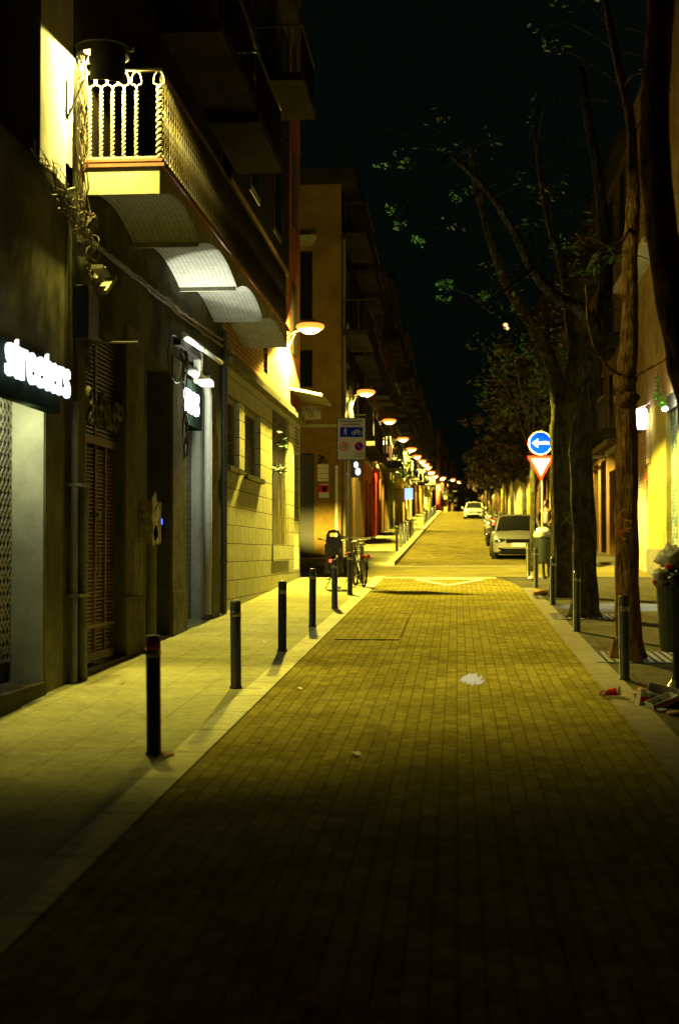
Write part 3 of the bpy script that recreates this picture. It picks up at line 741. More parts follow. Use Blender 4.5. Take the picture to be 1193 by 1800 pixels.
b.hexa([(XL+.003, YC1+.1, 5.50),(XL+.75, YC1+.1, 5.34),(XL+.75, YD+.2, 5.34),(XL+.003, YD+.2, 5.50),(XL+.003, YC1+.1, 5.56),(XL+.75, YC1+.1, 5.40),(XL+.75, YD+.2, 5.40),(XL+.003, YD+.2, 5.56)])
b.build('canopy', M['fascia'], C)
for zf in (6.4, 9.4, 12.4):
    MB().box(XL+.001, XL+.03, YC1+.6, YC1+1.4, zf, zf+1.7).build('window', M['dark'], C)
# reeds in the tall window niche
rp = thing('potted_reeds', 'tall yellow green reeds growing in the niche planter of the stone facade', 'plant', (XL-.1, segs[2][0]+.6, segs[2][2]+.33))
b = MB(); ya, yb2, zb_, zt_ = segs[2]
for i in range(60):
    y = random.uniform(ya+.1, yb2-.1); h_ = random.uniform(.9, 1.9); d = random.uniform(-.25,.25)*h_*.5; x = XL-.03+random.uniform(-.04,.04)
    pts = [Vector((x, y+d*u*u, zb_+.33+h_*u)) for u in (0,.35,.7,1)]
    w_ = .016
    b.grid([[p-Vector((0,w_*(1-u*.8),0)), p+Vector((0.004,w_*(1-u*.8),0))] for p, u in zip(pts, (0,.35,.7,1))])
b.build('stems', mat('reed', (.40,.36,.12), .6, 9, .4, 0), rp)
b = MB()
for i in range(9): b.leaves((XL-.04, random.uniform(ya+.2, yb2-.2), random.uniform(zb_+1.9, zt_-.4)), .16, 14, .06, cols=1)
b.build('leaves', M['leaf'], rp)
# drainpipe at the joint
dp = MB(); yj = (yb['j']+yb['k'])/2
dp.tube([(XL+.07, yj, gz(yj)+.02), (XL+.07, yj, 5.35)], .05, 10); dp.tube([(XL+.07, yj+.16, gz(yj)+.02), (XL+.07, yj+.16, 4.8)], .03, 8)
for z in (1.6, 3.0, 4.4): dp.lathe([(.06,-.03),(.06,.03)], (XL+.07, yj, z), 10)
tag(dp.build('drain_pipe', M['cable_dark']), 'black drain pipe in the joint beside the pale stone cladding', 'pipe')
dp = MB(); yj = yx(121); dp.tube([(XL+.06, yj, gz(yj)+.0), (XL+.06, yj, zx(121,705))], .035, 8); dp.tube([(XL+.08, yx(133), gz(14)+.0), (XL+.08, yx(133), zx(133,850))], .05, 10)
dp.tube([(XL+.08, yx(133), zx(133,915)), (XL+.08, yx(133), zx(133,850))], .062, 10)
for z in (1.3, 2.4): dp.box(XL+.002, XL+.13, yj-.05, yx(133)+.07, z, z+.03)
tag(dp.build('drain_pipe', M['pipe']), 'pair of worn grey pipes clamped beside the brown shutter door', 'pipe')

# meter box, intercom, projecting rod, cables
mt = thing('meter_cabinet', 'battered tan utility cabinet pasted with paper beside the dark doorway', 'cabinet', (XL+.05, yx(252), zx(252, 960)))
MB().box(XL+.047, XL+.2, yx(238), yx(256), zx(252, 955), zx(252, 882)).build('case', mat('pasted_cabinet', (.34,.27,.14), .9, 14, .7, .6, 25), mt, bevel=.01)
b = MB()
for k in range(7): b.obox((XL+.205, yx(238)+.08+random.random()*(yx(256)-yx(238)-.3), zx(252, 950)+random.random()*.5), .008, .22, .16, Matrix.Rotation(random.uniform(-.5,.5),3,'X'))
b.build('torn_paper', M['paper'], mt)
MB().tube([(XL+.10, yx(254), zx(252, 956)), (XL+.10, yx(254), gz(17)+.0)], .055, 8).build('conduit', M['pipe'], mt)
ic = thing('door_intercom', 'intercom panel with a small glowing blue screen in the dark doorway', 'intercom', onY(281, 917, yb['g']-.004))
q = onY(281, 917, yb['g']-.004)
MB().box(q.x-.07, q.x+.07, yb['g']-.034, yb['g']-.001, q.z-.24, q.z+.12).build('panel', M['plastic'], ic)
MB().box(q.x-.045, q.x+.045, yb['g']-.040, yb['g']-.0345, q.z-.04, q.z+.04).build('screen', M['blueled'], ic)
rw = onX(142, 603, XL); re = onY(242, 605, rw.y)
tag(MB().tube([rw, (re.x, rw.y, rw.z)], .013, 6).build('wall_rod', M['band']), 'thin bare metal rod sticking out from the wall over the brown shutter door', 'rod')
def cable(b, p, q, sag, r=.008, n=10, wob=.03):
    p, q = Vector(p), Vector(q); s0 = random.random()*9
    b.tube([p + (q-p)*(i/n) + Vector((mnoise.noise(Vector((i*.6, s0, 0)))*wob, mnoise.noise(Vector((i*.5, s0, 5)))*wob, -sag*4*(i/n)*(1-i/n) + mnoise.noise(Vector((i*.6, s0, 9)))*wob)) for i in range(n+1)], r, 5, cap=False)
random.seed(11)
b = MB()
yv = yx(122)
for i in range(16): cable(b, (XL+.07+random.random()*.05, yx(126)+random.uniform(-.12,.12), 6.7+random.uniform(-.2,.2)), (XL+.07+random.random()*.05, yx(126)+random.uniform(-.12,.12), 4.95), 0, random.choice((.004,.005,.008)), 16, .07)
for i in range(20): cable(b, (XL+.10+random.random()*.12, 12.0+random.random()*.8, 5.2+random.uniform(-.12,.18)), (XL+.12+random.random()*.08, yx(128)+random.uniform(-.1,.3), 5.05+random.uniform(-.25,.15)), random.uniform(.0,.10), random.choice((.003,.004,.006)), 16, .08)
for i in range(6): cable(b, (XL+.05, yx(130), 5.0), (XL+.05, 24, 5.15+random.uniform(-.1,.1)), .05, .012, 30, .05)
for i in range(10):
    c0 = Vector((XL+.16, yx(130)+random.uniform(-.1,.3), 4.75+random.uniform(-.45,.2))); q = random.uniform(.06,.17)
    b.tube([c0 + Vector((.05*math.sin(k*.7+i), q*math.cos(k*.42), q*1.3*math.sin(k*.42))) for k in range(12)], .004, 5, cap=False)
tag(b.build('cable_bundle', M['cable']), 'tangled bundle of loose cables on the wall under the balcony end', 'cables')
jb = thing('junction_box', 'dark junction boxes stacked under the cable tangle', 'junction box', (XL, yx(132), 4.0))
MB().box(XL+.003, XL+.16, yx(127), yx(146), zx(136,598), zx(136,505)).build('case', M['cable_dark'], jb, bevel=.01)
b = MB(); b.obox((XL+.22, yx(150), zx(150,500)), .10, .5, .05, Matrix.Rotation(.5,3,'X')); b.obox((XL+.26, yx(165,XL+.2), zx(175,508)), .12, .30, .04, Matrix.Rotation(-.1,3,'X')); b.obox((XL+.2, yx(140), zx(140,482)), .1, .2, .06, Matrix.Rotation(.8,3,'X')); b.build('loose_cover', M['fascia'], jb)
b = MB()
for i in range(9): cable(b, (XL+.09, yx(132)+random.uniform(-.1,.15), zx(136,600)), (XL+.10, yx(134)+random.uniform(-.1,.15), zx(136,560)-.5), 0, .008, 8, .06)
b.build('cable_tail', M['cable'], jb)
b = MB(); y_ = yx(318)
for i in range(5): cable(b, (XL+.04, yx(318)+i*.03, 4.6), (XL+.04, yx(318)+i*.05, 3.1), 0, .010, 10, .08)
b.tube([(XL+.06, yx(300)+.5*math.cos(k*.35), 4.35+.32*math.sin(k*.35)) for k in range(19)], .010, 5, cap=False)
tag(b.build('hanging_cable', M['cable_dark']), 'black cable loops hanging on the plaster left of the neon sign', 'cables')

# ------------------------------------------------------------------ tan corner building (D) across the side street
YF = 44.6; XD = -3.62
D = thing('corner_building', 'tan corner building across the side street with plaque and posters', 'building', (XD, YF, gz(YF)))
gD = gz(YF)
dx0, dx1 = onY(520, 900, YF).x, onY(552, 900, YF).x; dzt = onY(540, 797, YF).z
zmid = onY(560, 749, YF).z
b = MB(); b.box(-14, dx0, YF, YF+.5, gD-.3, zmid); b.box(dx1, XD, YF, YF+.5, gD-.3, zmid); b.box(dx0, dx1, YF, YF+.5, dzt, zmid)
b.build('stone_base', M['tan_stone'], D)
wz = [(onY(520,620,YF).x, onY(549,620,YF).x, onY(540,680,YF).z, onY(540,615,YF).z), (onY(520,620,YF).x, onY(549,620,YF).x, onY(540,562,YF).z, onY(540,440,YF).z)]
b = MB(); b.box(-14, wz[0][0], YF, YF+.5, zmid+.001, 13.4); b.box(wz[0][1], XD, YF, YF+.5, zmid+.001, 13.4)
zc_ = zmid+.001
for (x0, x1, za, zb_) in wz: b.box(x0, x1, YF, YF+.5, zc_, za); zc_ = zb_
b.box(wz[0][0], wz[0][1], YF, YF+.5, zc_, 13.4)
b.build('wall', M['tan'], D)
for (x0, x1, za, zb_) in wz: MB().box(x0, x1, YF+.2, YF+.25, za, zb_).build('window', M['glass'], D)
MB().box(dx0, dx1, YF+.2, YF+.26, gD-.1, dzt).build('door', M['dark'], D)
b = MB(); b.box(XD-.5, XD-.001, YF+.5, 56, gD-.1, 4.0+gD); b.build('street_wall', M['tan'], D)
b = MB(); b.box(XD-.5, XD-.001, YF+.5, 56, 4.002+gD, 13.4); b.build('upper_street_wall', M['upper'], D)
b = MB()
for k in range(3): b.box(-14, XD+.05, YF-.06, YF-.003, zmid-.05+k*.001, zmid+.06)
b = MB(); b.box(-14, XD+.06, YF-.06, YF-.003, zmid-.04, zmid+.05); b.build('band_course', M['fascia'], D)
for i, (y0_, y1_) in enumerate(((46.2, 48.6), (50.4, 53.4))):
    MB().box(XD+.001, XD+.03, y0_, y1_, gD+.05, gD+2.9).build('shutter', [M['shutter'], M['wood']][i], D)
for z in (gD+4.1, gD+7.2, gD+10.3):
    slab(D, XD, XD+.8, 45.0, 49.0, z); slab(D, XD, XD+.7, 51, 54.5, z)
    for y in (46.4, 52.0):
        wn = MB().box(XD+.001, XD+.03, y, y+1.3, z+.2, z+2.4).build('window', M['wood'], D)
        MB().box(XD+.031, XD+.04, y+.1, y+1.2, z+.3, z+2.3).build('pane', M['glass'], wn)
zz = onY(530, 432, YF).z
s_ = MB().hexa([(-6.0,YF-.9,zz),(onY(560,430,YF).x,YF-.9,zz),(onY(548,430,YF).x,YF-.003,zz),(-6.0,YF-.003,zz)] + [(-6.0,YF-.9,zz+.15),(onY(560,430,YF).x,YF-.9,zz+.15),(onY(548,430,YF).x,YF-.003,zz+.15),(-6.0,YF-.003,zz+.15)]).build('side_balcony', M['fascia'], D)
MB().box(-14, XD+.5, YF-.4, 56, 13.402, 13.8).build('cornice', M['fascia_dim'], D)
# plaque
pl = thing('street_name_plaque', 'pale street name plaque with dark lettering high on the tan corner', 'plaque', onY(547, 726, YF-.02))
pa, pb = onY(530, 738, YF-.012), onY(564, 714, YF-.012)
MB().box(pa.x, pb.x, YF-.025, YF-.003, pa.z, pb.z).build('slab', M['fascia'], pl)
for tx_, py in (('CARRER', 718.5), ('DE', 725), ('LA', 731)):
    text('lettering', tx_, .17 if tx_ == 'CARRER' else .14, M['black'], onY(547, py, YF-.029), (1,0,0), (0,0,1), pl, .002)
# graffiti and posters
def poster(name, label, px0, px1, py0, py1, m_, Y=YF):
    a, c = onY(px0, py1, Y-.01), onY(px1, py0, Y-.01)
    t_ = thing(name, label, name.replace('_', ' '), (a.x, Y, a.z)); MB().box(a.x, c.x, Y-.012, Y-.003, a.z, c.z).build('sheet', m_, t_); return t_, a, c
t_, a, c = poster('poster', 'red and white poster with a dark figure on the tan corner wall', 560, 578, 851, 875, M['signwhite'])
MB().box(a.x+.0, c.x-.0, YF-.0145, YF-.0125, a.z+.17, c.z-.02).build('print', M['red'], t_)
b = MB(); b.prism([(.03,0),(.11,.02),(.10,.09),(.15,.15),(.09,.20),(.0,.19),(-.06,.12),(-.02,.07)], ((a.x+c.x)/2-.02, YF-.0185, a.z+.17), (1,0,0),(0,0,1),(0,1,0), .003); b.build('figure', M['black'], t_)
t_, a, c = poster('torn_poster', 'torn pale paper strips pasted above the red poster', 558, 577, 816, 846, M['paper'])
for k in range(3): MB().box(a.x+.02, c.x-.02, YF-.015, YF-.0125, a.z+.08+k*.16, a.z+.10+k*.16).build('fold', M['card'], t_)
b = MB(); q = onY(566, 806, YF-.012)
for P_ in ([(-.14,-.17),(.16,-.08),(.18,-.03),(-.14,-.11)], [(-.12,-.08),(.02,-.04),(.10,.03),(-.02,.09),(-.10,.17),(-.08,.08),(-.02,.02),(-.12,-.02)], [(-.12,-.33),(.14,-.33),(.10,-.27),(-.06,-.27)]):
    b.prism(P_, (q.x, YF-.010, q.z), (1,0,0),(0,0,1),(0,1,0), .006)
tag(b.build('graffiti', M['black']), 'black spray painted scrawl on the tan wall right of its door', 'graffiti')
p1 = onY(591, 900, YF-.1); p2 = onY(608, 900, YF-.1)
b = MB(); b.tube([(p1.x, YF-.08, gD+.1), (p1.x, YF-.08, onY(591, 818, YF).z)], .045, 8); tag(b.build('drain_pipe', M['white']), 'short pale drain pipe on the front of the tan corner building', 'pipe')
b = MB(); b.tube([(XD+.06, 45.2, gD+.1), (XD+.06, 45.2, 12)], .05, 8); tag(b.build('drain_pipe', M['pipe']), 'tall dull drain pipe round the street side of the tan corner', 'pipe')

# ------------------------------------------------------------------ farther buildings, both sides
def building(label, side, X, Y0_, Y1_, H, low, up, shop=M['shutter'], floors=3, bd=.7, seed=0, bay=2.6, name='apartment_building'):
    rnd = random.Random(seed); g0 = gz(Y0_); s = 1 if side < 0 else -1
    t_ = thing(name, label, 'building', (X, Y0_, g0), 'terraced buildings up the street')
    xa, xb = sorted((X, X - s*.5)); zg = g0 + 3.6 + rnd.uniform(-.2,.4)
    n = max(1, int(round((Y1_-Y0_)/bay))); bw = (Y1_-Y0_)/n
    b = MB(); hs = zg - .55 - rnd.random()*.3
    for k in range(n):
        a_ = Y0_+k*bw; b.box(xa, xb, a_, a_+bw*.17, g0-.5, zg); b.box(xa, xb, a_+bw*.83, a_+bw, g0-.5, zg); b.box(xa, xb, a_+bw*.17, a_+bw*.83, hs, zg)
    b.build('ground_floor_wall', low, t_)
    b = MB(); b.box(xa, xb, Y0_, Y1_, zg+.002, g0+H); b.build('upper_wall', up, t_)
    for k in range(n):
        a_ = Y0_+k*bw; xs0, xs1 = sorted((X-s*.28, X-s*.22))
        m_ = shop if not isinstance(shop, list) else shop[(k+seed) % len(shop)]
        MB().box(xs0, xs1, a_+bw*.17, a_+bw*.83, g0-.4, hs).build('shutter', m_, t_)
    x0, x1 = sorted((X, X+s*.07)); MB().box(x0+.001*s, x1, Y0_, Y1_, zg-.10, zg+.06).build('string_course', M['fascia'], t_)
    fh = (H-3.8)/floors
    for f in range(floors):
        z = g0 + 3.9 + f*fh
        for k in range(n):
            yc_ = Y0_ + (k+.5)*bw; x0, x1 = sorted((X+s*.001, X+s*.035))
            w_ = MB().box(x0, x1, yc_-.6, yc_+.6, z+.1, z+2.2).build('window', M['wood'], t_)
            x2, x3 = sorted((X+s*.036, X+s*.045)); MB().box(x2, x3, yc_-.5, yc_+.5, z+.2, z+2.1).build('pane', M['glass'], w_)
            if rnd.random() < .75 and bd:
                if s > 0: bb = MB().box(X+.002, X+bd, yc_-.95, yc_+.95, z-.08, z+.06).build('balcony', M['fascia_dim'], t_)
                else: bb = MB().box(X-bd, X-.002, yc_-.95, yc_+.95, z-.08, z+.06).build('balcony', M['fascia_dim'], t_)
                r_ = MB(); xe = X+s*(bd-.04); y = yc_-.92
                while y < yc_+.93:
                    r_.box(xe-.01, xe+.01, y-.008, y+.008, z+.06, z+1.0); y += .155
                x4, x5 = sorted((xe-.02, xe+.02)); r_.box(x4, x5, yc_-.94, yc_+.94, z+1.0, z+1.03)
                x6, x7 = sorted((X+s*.05, xe-.02*s))
                for ye in (yc_-.93, yc_+.93):
                    r_.box(x6, x7, ye-.01, ye+.01, z+.99, z+1.02)
                    for q_ in (.3, .6): r_.box(X+s*bd*q_-.01, X+s*bd*q_+.01, ye-.01, ye+.01, z+.06, z+.99)
                r_.build('railing', M['iron'], bb)
    x0, x1 = sorted((X-s*.5, X+s*.35)); MB().box(x0, x1, Y0_, Y1_, g0+H+.002, g0+H+.3).build('cornice', M['fascia_dim'], t_)
    return t_
def cm(nm, c, **k): return mat(nm, c, .85, 2, .35, .2, 30, stain=.3, **k)
orange, redp, ochre, cream, brown, greyp, greenp, olive = cm('orange_paint', (.42,.16,.05)), cm('red_paint', (.40,.06,.035)), cm('ochre_plaster', (.40,.27,.09)), cm('cream_plaster', (.46,.40,.25)), cm('brown_plaster', (.10,.055,.028)), cm('grey_plaster_far', (.22,.20,.15)), cm('green_paint', (.10,.20,.09)), cm('olive_plaster', (.22,.20,.09))
LX = -3.83
LB = [('orange and red painted building after the tan corner', -3.75, 56.01, 63, 13, orange, brown, [M['wood'], redp]),
      ('narrow red building behind the orange blade sign', -3.72, 63.01, 69, 12, redp, brown, M['wood']),
      ('dark brown building under the third street lamp', -3.80, 69.01, 78, 13, brown, brown, M['shutter']),
      ('olive building with hanging plants beneath the fourth lamp', -3.78, 78.01, 90, 14, olive, brown, M['shutter']),
      ('ochre building just past the hanging plants', -3.80, 90.01, 104, 12, ochre, greyp, redp),
      ('cream building beyond the ochre one on the left', -3.78, 104.01, 120, 14, cream, brown, M['wood']),
      ('long brown building before the crest on the left', -3.80, 120.01, 142, 12, brown, brown, redp),
      ('ochre building at the crest of the road on the left', -3.8, 142.01, 170, 13, ochre, brown, M['shutter'])]
for i, (lb, X, a_, c_, H, lo, up, sh_) in enumerate(LB): building(lb, -1, X, a_, c_, H, lo, up, sh_, seed=i+3)
# past the crest the street bends a little to the right, so the left facades face the lens
for i, (a_, c_, X, lo, nm) in enumerate(((170.01, 205, -3.5, cream, 'cream'), (205.01, 240, -2.4, redp, 'red'), (240.01, 275, -1.6, ochre, 'ochre'), (275.01, 320, -.6, brown, 'brown'))):
    building('distant ' + nm + ' building past the crest where the street bends', -1, X, a_, c_, 12, lo, brown, M['wood'], seed=20+i, bay=5)
# right side
RB = [('yellow pier building with graffitied roller shutters on the right', 33.6, 40.0),]
RB2 = [('tan building with a wide bare wall behind the tree trunks', 4.85, 40.01, 46.4, 12, cm('tan_dim', (.13,.08,.03)), cm('tan_dim2', (.13,.08,.03)), M['wood'], 1),
       ('brown building with an awning bar left of the bare tan wall', 4.85, 46.41, 54, 12, cm('brown_low', (.12,.07,.03)), brown, M['dark'], 2),
       ('red painted building behind the standing person', 4.9, 54.01, 64, 12, redp, brown, redp, 3),
       ('cream building right of the parked silver car', 4.9, 64.01, 76, 12, cream, brown, greenp, 4),
       ('brown building beyond the cream one on the right', 4.95, 76.01, 90, 13, brown, brown, M['wood'], 5),
       ('yellow ochre building behind the red leaved trees', 5.0, 90.01, 108, 12, ochre, brown, M['shutter'], 6),
       ('cream striped building farther up on the right', 5.0, 108.01, 130, 12, cream, brown, M['wood'], 7),
       ('ochre building near the crest on the right', 5.0, 130.01, 160, 12, ochre, brown, M['wood'], 8),
       ('last brown building on the right beyond the crest', 5.2, 160.01, 320, 12, brown, brown, M['wood'], 9)]
for lb, X, a_, c_, H, lo, up, sh_, sd in RB2: building(lb, 1, X, a_, c_, H, lo, up, sh_, seed=40+sd, bay=2.8 if c_ < 140 else 7)
# end of the street, far off
E = thing('end_house', 'pale house closing the far end of the street', 'building', (3, 330, gz(330)))
MB().box(-6, 12, 330, 340, gz(330)-1, gz(330)+11).build('wall', ochre, E); MB().box(-6.3, 12.3, 329.7, 340.3, gz(330)+11.002, gz(330)+11.5).build('roof', brown, E)
for k in range(5): MB().box(-4+k*3, -2.8+k*3, 329.9, 329.99, gz(330)+5, gz(330)+7).build('window', M['glass'], E)

# yellow pier building (F) on the right, detailed
Fb = thing('yellow_pier_building', RB[0][0], 'building', (XR, 33, gz(33)))
yA, yB, yC, yD_, yE = [onX(p, 900, XR).y for p in (1213, 1170, 1138, 1112, 1096)]
g3 = gz(34)
ztp = onX(1150, 712, XR).z
b = MB(); b.box(XR, XR+.5, yB, yC, g3-.3, ztp); b.box(XR, XR+.5, yD_, 40.0, g3-.3, ztp); b.box(XR, XR+.5, -6, 33.0-1.2, -.5, ztp)
b.build('pier', cm('yellow_plaster', (.30,.25,.07)), Fb)
b = MB(); b.box(XR, XR+.5, -6, 40.0, ztp+.002, 14); b.build('upper_wall', cm('upper_tan', (.22,.15,.075)), Fb)
b = MB(); b.box(XR-.04, XR-.002, yB, yC+.1, g3-.2, onX(1150, 965, XR).z); b.build('plinth', M['plinth'], Fb)
b = MB(); b.box(XR-.06, XR-.003, yC-.55, yC-.15, onX(1140, 815, XR).z, ztp-.1); b.build('downpipe_box', cm('yellow2', (.45,.36,.15)), Fb)
def graff(nm, base, c1, c2, s):
    m = mat(nm, base, .6, 2, .2, .1); n = m.node_tree.nodes; l = m.node_tree.links; p = n['Principled BSDF']
    g = n.new('ShaderNodeNewGeometry'); v = n.new('ShaderNodeTexVoronoi'); v.inputs['Scale'].default_value = s; v.feature = 'F1'
    nz = n.new('ShaderNodeTexNoise'); nz.inputs['Scale'].default_value = s*.5; nz.inputs['Distortion'].default_value = 1.5; l.new(g.outputs['Position'], nz.inputs['Vector'])
    r = n.new('ShaderNodeValToRGB'); r.color_ramp.interpolation = 'CONSTANT'; e = r.color_ramp.elements
    e[0].color = base+(1,); e[0].position = 0; e[1].color = c1+(1,); e[1].position = .50; x = e.new(.58); x.color = c2+(1,); x = e.new(.66); x.color = base+(1,)
    l.new(nz.outputs['Fac'], r.inputs['Fac'])
    br = n.new('ShaderNodeTexBrick'); br.inputs['Scale'].default_value = 1; br.inputs['Brick Width'].default_value = .16; br.inputs['Row Height'].default_value = .09; br.inputs['Mortar Size'].default_value = .012
    br.inputs['Color1'].default_value = (1,1,1,1); br.inputs['Color2'].default_value = (.8,.8,.8,1); br.inputs['Mortar'].default_value = (.25,.25,.25,1)
    sp = n.new('ShaderNodeSeparateXYZ'); cb = n.new('ShaderNodeCombineXYZ'); l.new(g.outputs['Position'], sp.inputs[0]); l.new(sp.outputs['Y'], cb.inputs[0]); l.new(sp.outputs['Z'], cb.inputs[1]); l.new(cb.outputs[0], br.inputs['Vector'])
    mx = n.new('ShaderNodeMixRGB'); mx.blend_type = 'MULTIPLY'; mx.inputs[0].default_value = 1; l.new(r.outputs[0], mx.inputs[1]); l.new(br.outputs[0], mx.inputs[2]); l.new(mx.outputs[0], p.inputs['Base Color'])
    return m
ss = MB().box(XR+.12, XR+.16, yA-.4, yB, g3-.2, ztp-.35).build('shutter', graff('blue_graffiti_shutter', (.035,.09,.12), (.30,.32,.20), (.05,.16,.28), 4), Fb)
ss['label'] = 'blue green graffitied lattice shutter'
MB().box(XR+.16, XR+.5, -6, 33.0, g3-.2, ztp).build('inner_wall', M['dark'], Fb)
ss = MB().box(XR+.12, XR+.16, yC, yD_, g3-.2, ztp-.35).build('shutter', graff('red_graffiti_shutter', (.42,.33,.18), (.50,.07,.05), (.50,.42,.22), 3), Fb)
ss['label'] = 'tan shutter tagged with red graffiti'
MB().box(XR+.02, XR+.5, yC, yD_, ztp-.35, ztp).build('shutter_box', M['dark'], Fb)
MB().box(XR+.02, XR+.5, 31.8, yB, ztp-.35, ztp).build('shutter_box', M['dark'], Fb)
MB().box(XR-.5, XR-.002, 33.4, 40, ztp+3.6, ztp+3.75).build('balcony', M['fascia'], Fb)
# bright box sign and plants
bx = thing('lit_box_sign', 'small blown out white light box hanging over the right hand shutters', 'sign', onX(1125, 740, XR))
q = onX(1125, 736, XR-.25)
b = MB(); b.box(q.x-.13, q.x+.15, q.y-.18, q.y+.18, q.z-.26, q.z+.24); b.build('light_box', M['coolbox'], bx, bevel=.05)
b = MB(); b.tube([(XR, q.y, q.z+.40), (q.x-.1, q.y, q.z+.24)], .012, 6); b.tube([(XR, q.y-.1, q.z+.46), (q.x+.05, q.y-.1, q.z+.24)], .012, 6); b.build('bracket', M['white'], bx)
light('box_glow', 'POINT', (q.x-.1, q.y-.35, q.z), (1,.75,.5), 14, .15, parent=bx)
gp = thing('wall_plant', 'green climbing plant lit by a small lamp on the right facade', 'plant', onX(1160, 700, XR))
b = MB()
for (px, py, n_, r_) in ((1153,665,30,.08),(1154,680,34,.09),(1155,696,80,.15),(1160,706,90,.17),(1165,716,50,.12),(1152,700,40,.10)):
    q2 = onX(px, py, XR-.14); b.leaves(q2, r_, n_, .035, cols=2)
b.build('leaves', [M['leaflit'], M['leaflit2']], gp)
b = MB(); b.tube([onX(1154, 655, XR-.1), onX(1158, 700, XR-.12), onX(1168, 724, XR-.1)], .008, 5); b.build('stem', M['bark'], gp)
q2 = onX(1168, 719, XR-.14)
wlp = thing('wall_spotlight', 'tiny bright spotlight at the foot of the green climbing plant', 'light fixture', q2)
MB().blob(q2, .07,.07,.06).build('bulb', M['coolbox'], wlp); MB().tube([q2, (XR, q2.y, q2.z-.1)], .01, 5).build('bracket', M['iron'], wlp)
light('spot_glow', 'POINT', q2+Vector((-.22,-.25,.10)), (.95,1,.7), 60, .05, parent=wlp)
# shop lamp on the right wall that throws the cool patch on the pavement
cl = thing('wall_floodlight', 'cool floodlight on the right facade over the pavement', 'light fixture', (XR-.1, 24.8, 4.0))
MB().box(XR-.35, XR-.002, 24.6, 25.0, 3.95, 4.1).build('casing', M['iron'], cl); MB().box(XR-.33, XR-.06, 24.64, 24.96, 3.93, 3.945).build('lens', M['shopcool'], cl)
light('flood_light', 'SPOT', (XR-.2, 24.8, 3.85), (.66,.86,1.0), 1500, .03, 34, (3.0, 24.8, .8), .35, cl)

# awning bar on right building
b = MB(); a_ = onX(1035, 801, XR-.5); c_ = onX(1062, 801, XR-.02)
b.box(XR-.7, XR-.03, 47.2, 47.3, onX(1050,803,XR-.3).z, onX(1050,798,XR-.3).z); b.box(XR-.7, XR-.03, 51.5, 51.6, onX(1050,803,XR-.3).z, onX(1050,798,XR-.3).z); b.box(XR-.74, XR-.66, 47.2, 51.6, onX(1050,803,XR-.3).z-.04, onX(1050,803,XR-.3).z+.04)
tag(b.build('awning_frame', M['steel']), 'folded awning frame projecting left of the bare tan wall', 'awning')
aw = MB(); q = onX(1078, 470, XR); aw.hexa([(XR-.8, 42.5, q.z-.0),(XR-.002,42.5,q.z+.5),(XR-.002,45.5,q.z+.5),(XR-.8,45.5,q.z)]+[(XR-.8, 42.5, q.z+.04),(XR-.002,42.5,q.z+.54),(XR-.002,45.5,q.z+.54),(XR-.8,45.5,q.z+.04)])
tag(aw.build('window_awning', M['fascia']), 'pale sloping window awning high on the tan right hand wall', 'awning')

# blade signs, hanging plants on the left
def blade(label, px0, px1, py0, py1, Y, m_, m2=M['iron']):
    a, c = onY(px0, py1, Y), onY(px1, py0, Y)
    t_ = thing('blade_sign', label, 'sign', (a.x, Y, a.z), 'blade signs on the left facades')
    MB().box(a.x, c.x, Y, Y+.16, a.z, c.z).build('panel', m_, t_, bevel=.01)
    b = MB(); b.box(a.x-.02, c.x+.02, Y-.02, Y+.18, c.z+.002, c.z+.05); b.box(min(a.x, -3.75), a.x-.03, Y+.05, Y+.1, c.z-.1, c.z-.05); b.build('bracket', m2, t_)
    return t_
blade('orange brown blade sign above the pavement, nearest on the left', 664, 688, 784, 808, 64.5, M['boxwarm'], M['white'])
blade('blue and white lit blade sign half way up the left side', 711, 725, 858, 878, 82, M['boxblue'])
blade('pale square blade sign past the blue one', 745, 753, 862, 874, 112, M['signwhite'])
blade('red hanging banner far up the left side', 774, 779, 850, 862, 150, M['red'])
n9 = thing('neon_blob_sign', 'glowing bluish white sign just right of the zone sign pole', 'sign', onY(627, 824, 48.2))
q = onY(625.5, 817, 48.2); q3 = onY(629, 829, 48.2)
b = MB(); b.blob(q, .07, .05, .10, amp=.05); b.blob(q3, .085, .05, .12, amp=.05); b.build('letter', M['cool'], n9)
MB().box(XD, q3.x+.1, 48.30, 48.36, q3.z-.2, q.z+.2).build('backboard', M['dark'], n9)
random.seed(5)
hp = thing('hanging_plant', 'leafy hanging plant glowing yellow green under the fourth lamp', 'plant', onY(702, 820, 83.0))
b = MB()
for i in range(26): b.leaves(onY(random.uniform(690,722), random.uniform(795,850), 83.0+random.uniform(-.5,.5)), .28, 26, .085, cols=2)
b.build('leaves', [M['leaf2'], mat('leaf_pale', (.28,.34,.10), .6, 8, .4, 0)], hp)
q = onY(700, 796, 83); MB().box(q.x-.35, q.x+.3, 82.6, 83.2, q.z-.1, q.z+.22).build('planter', M['white'], hp)
for i in range(7):
    Y = 76 + i*11; q_ = onY(0, 0, Y)
    b = MB(); c0 = Vector((-3.35, Y, gz(Y)+3.9)); 
    for k in range(6): b.leaves(c0+Vector((random.uniform(-.3,.3), random.uniform(-.5,.5), random.uniform(-.5,.3))), .3, 18, .10, cols=2)
    t_ = thing('balcony_plant', 'bushy balcony plant, ' + ORD[i] + ' one up the left facades', 'plant', c0, 'plants on the left balconies')
    b.build('leaves', [M['leaf'], M['leafd2']], t_); MB().box(-3.72, -3.2, Y-.25, Y+.25, gz(Y)+3.28, gz(Y)+3.5).build('planter', M['plinth'], t_)

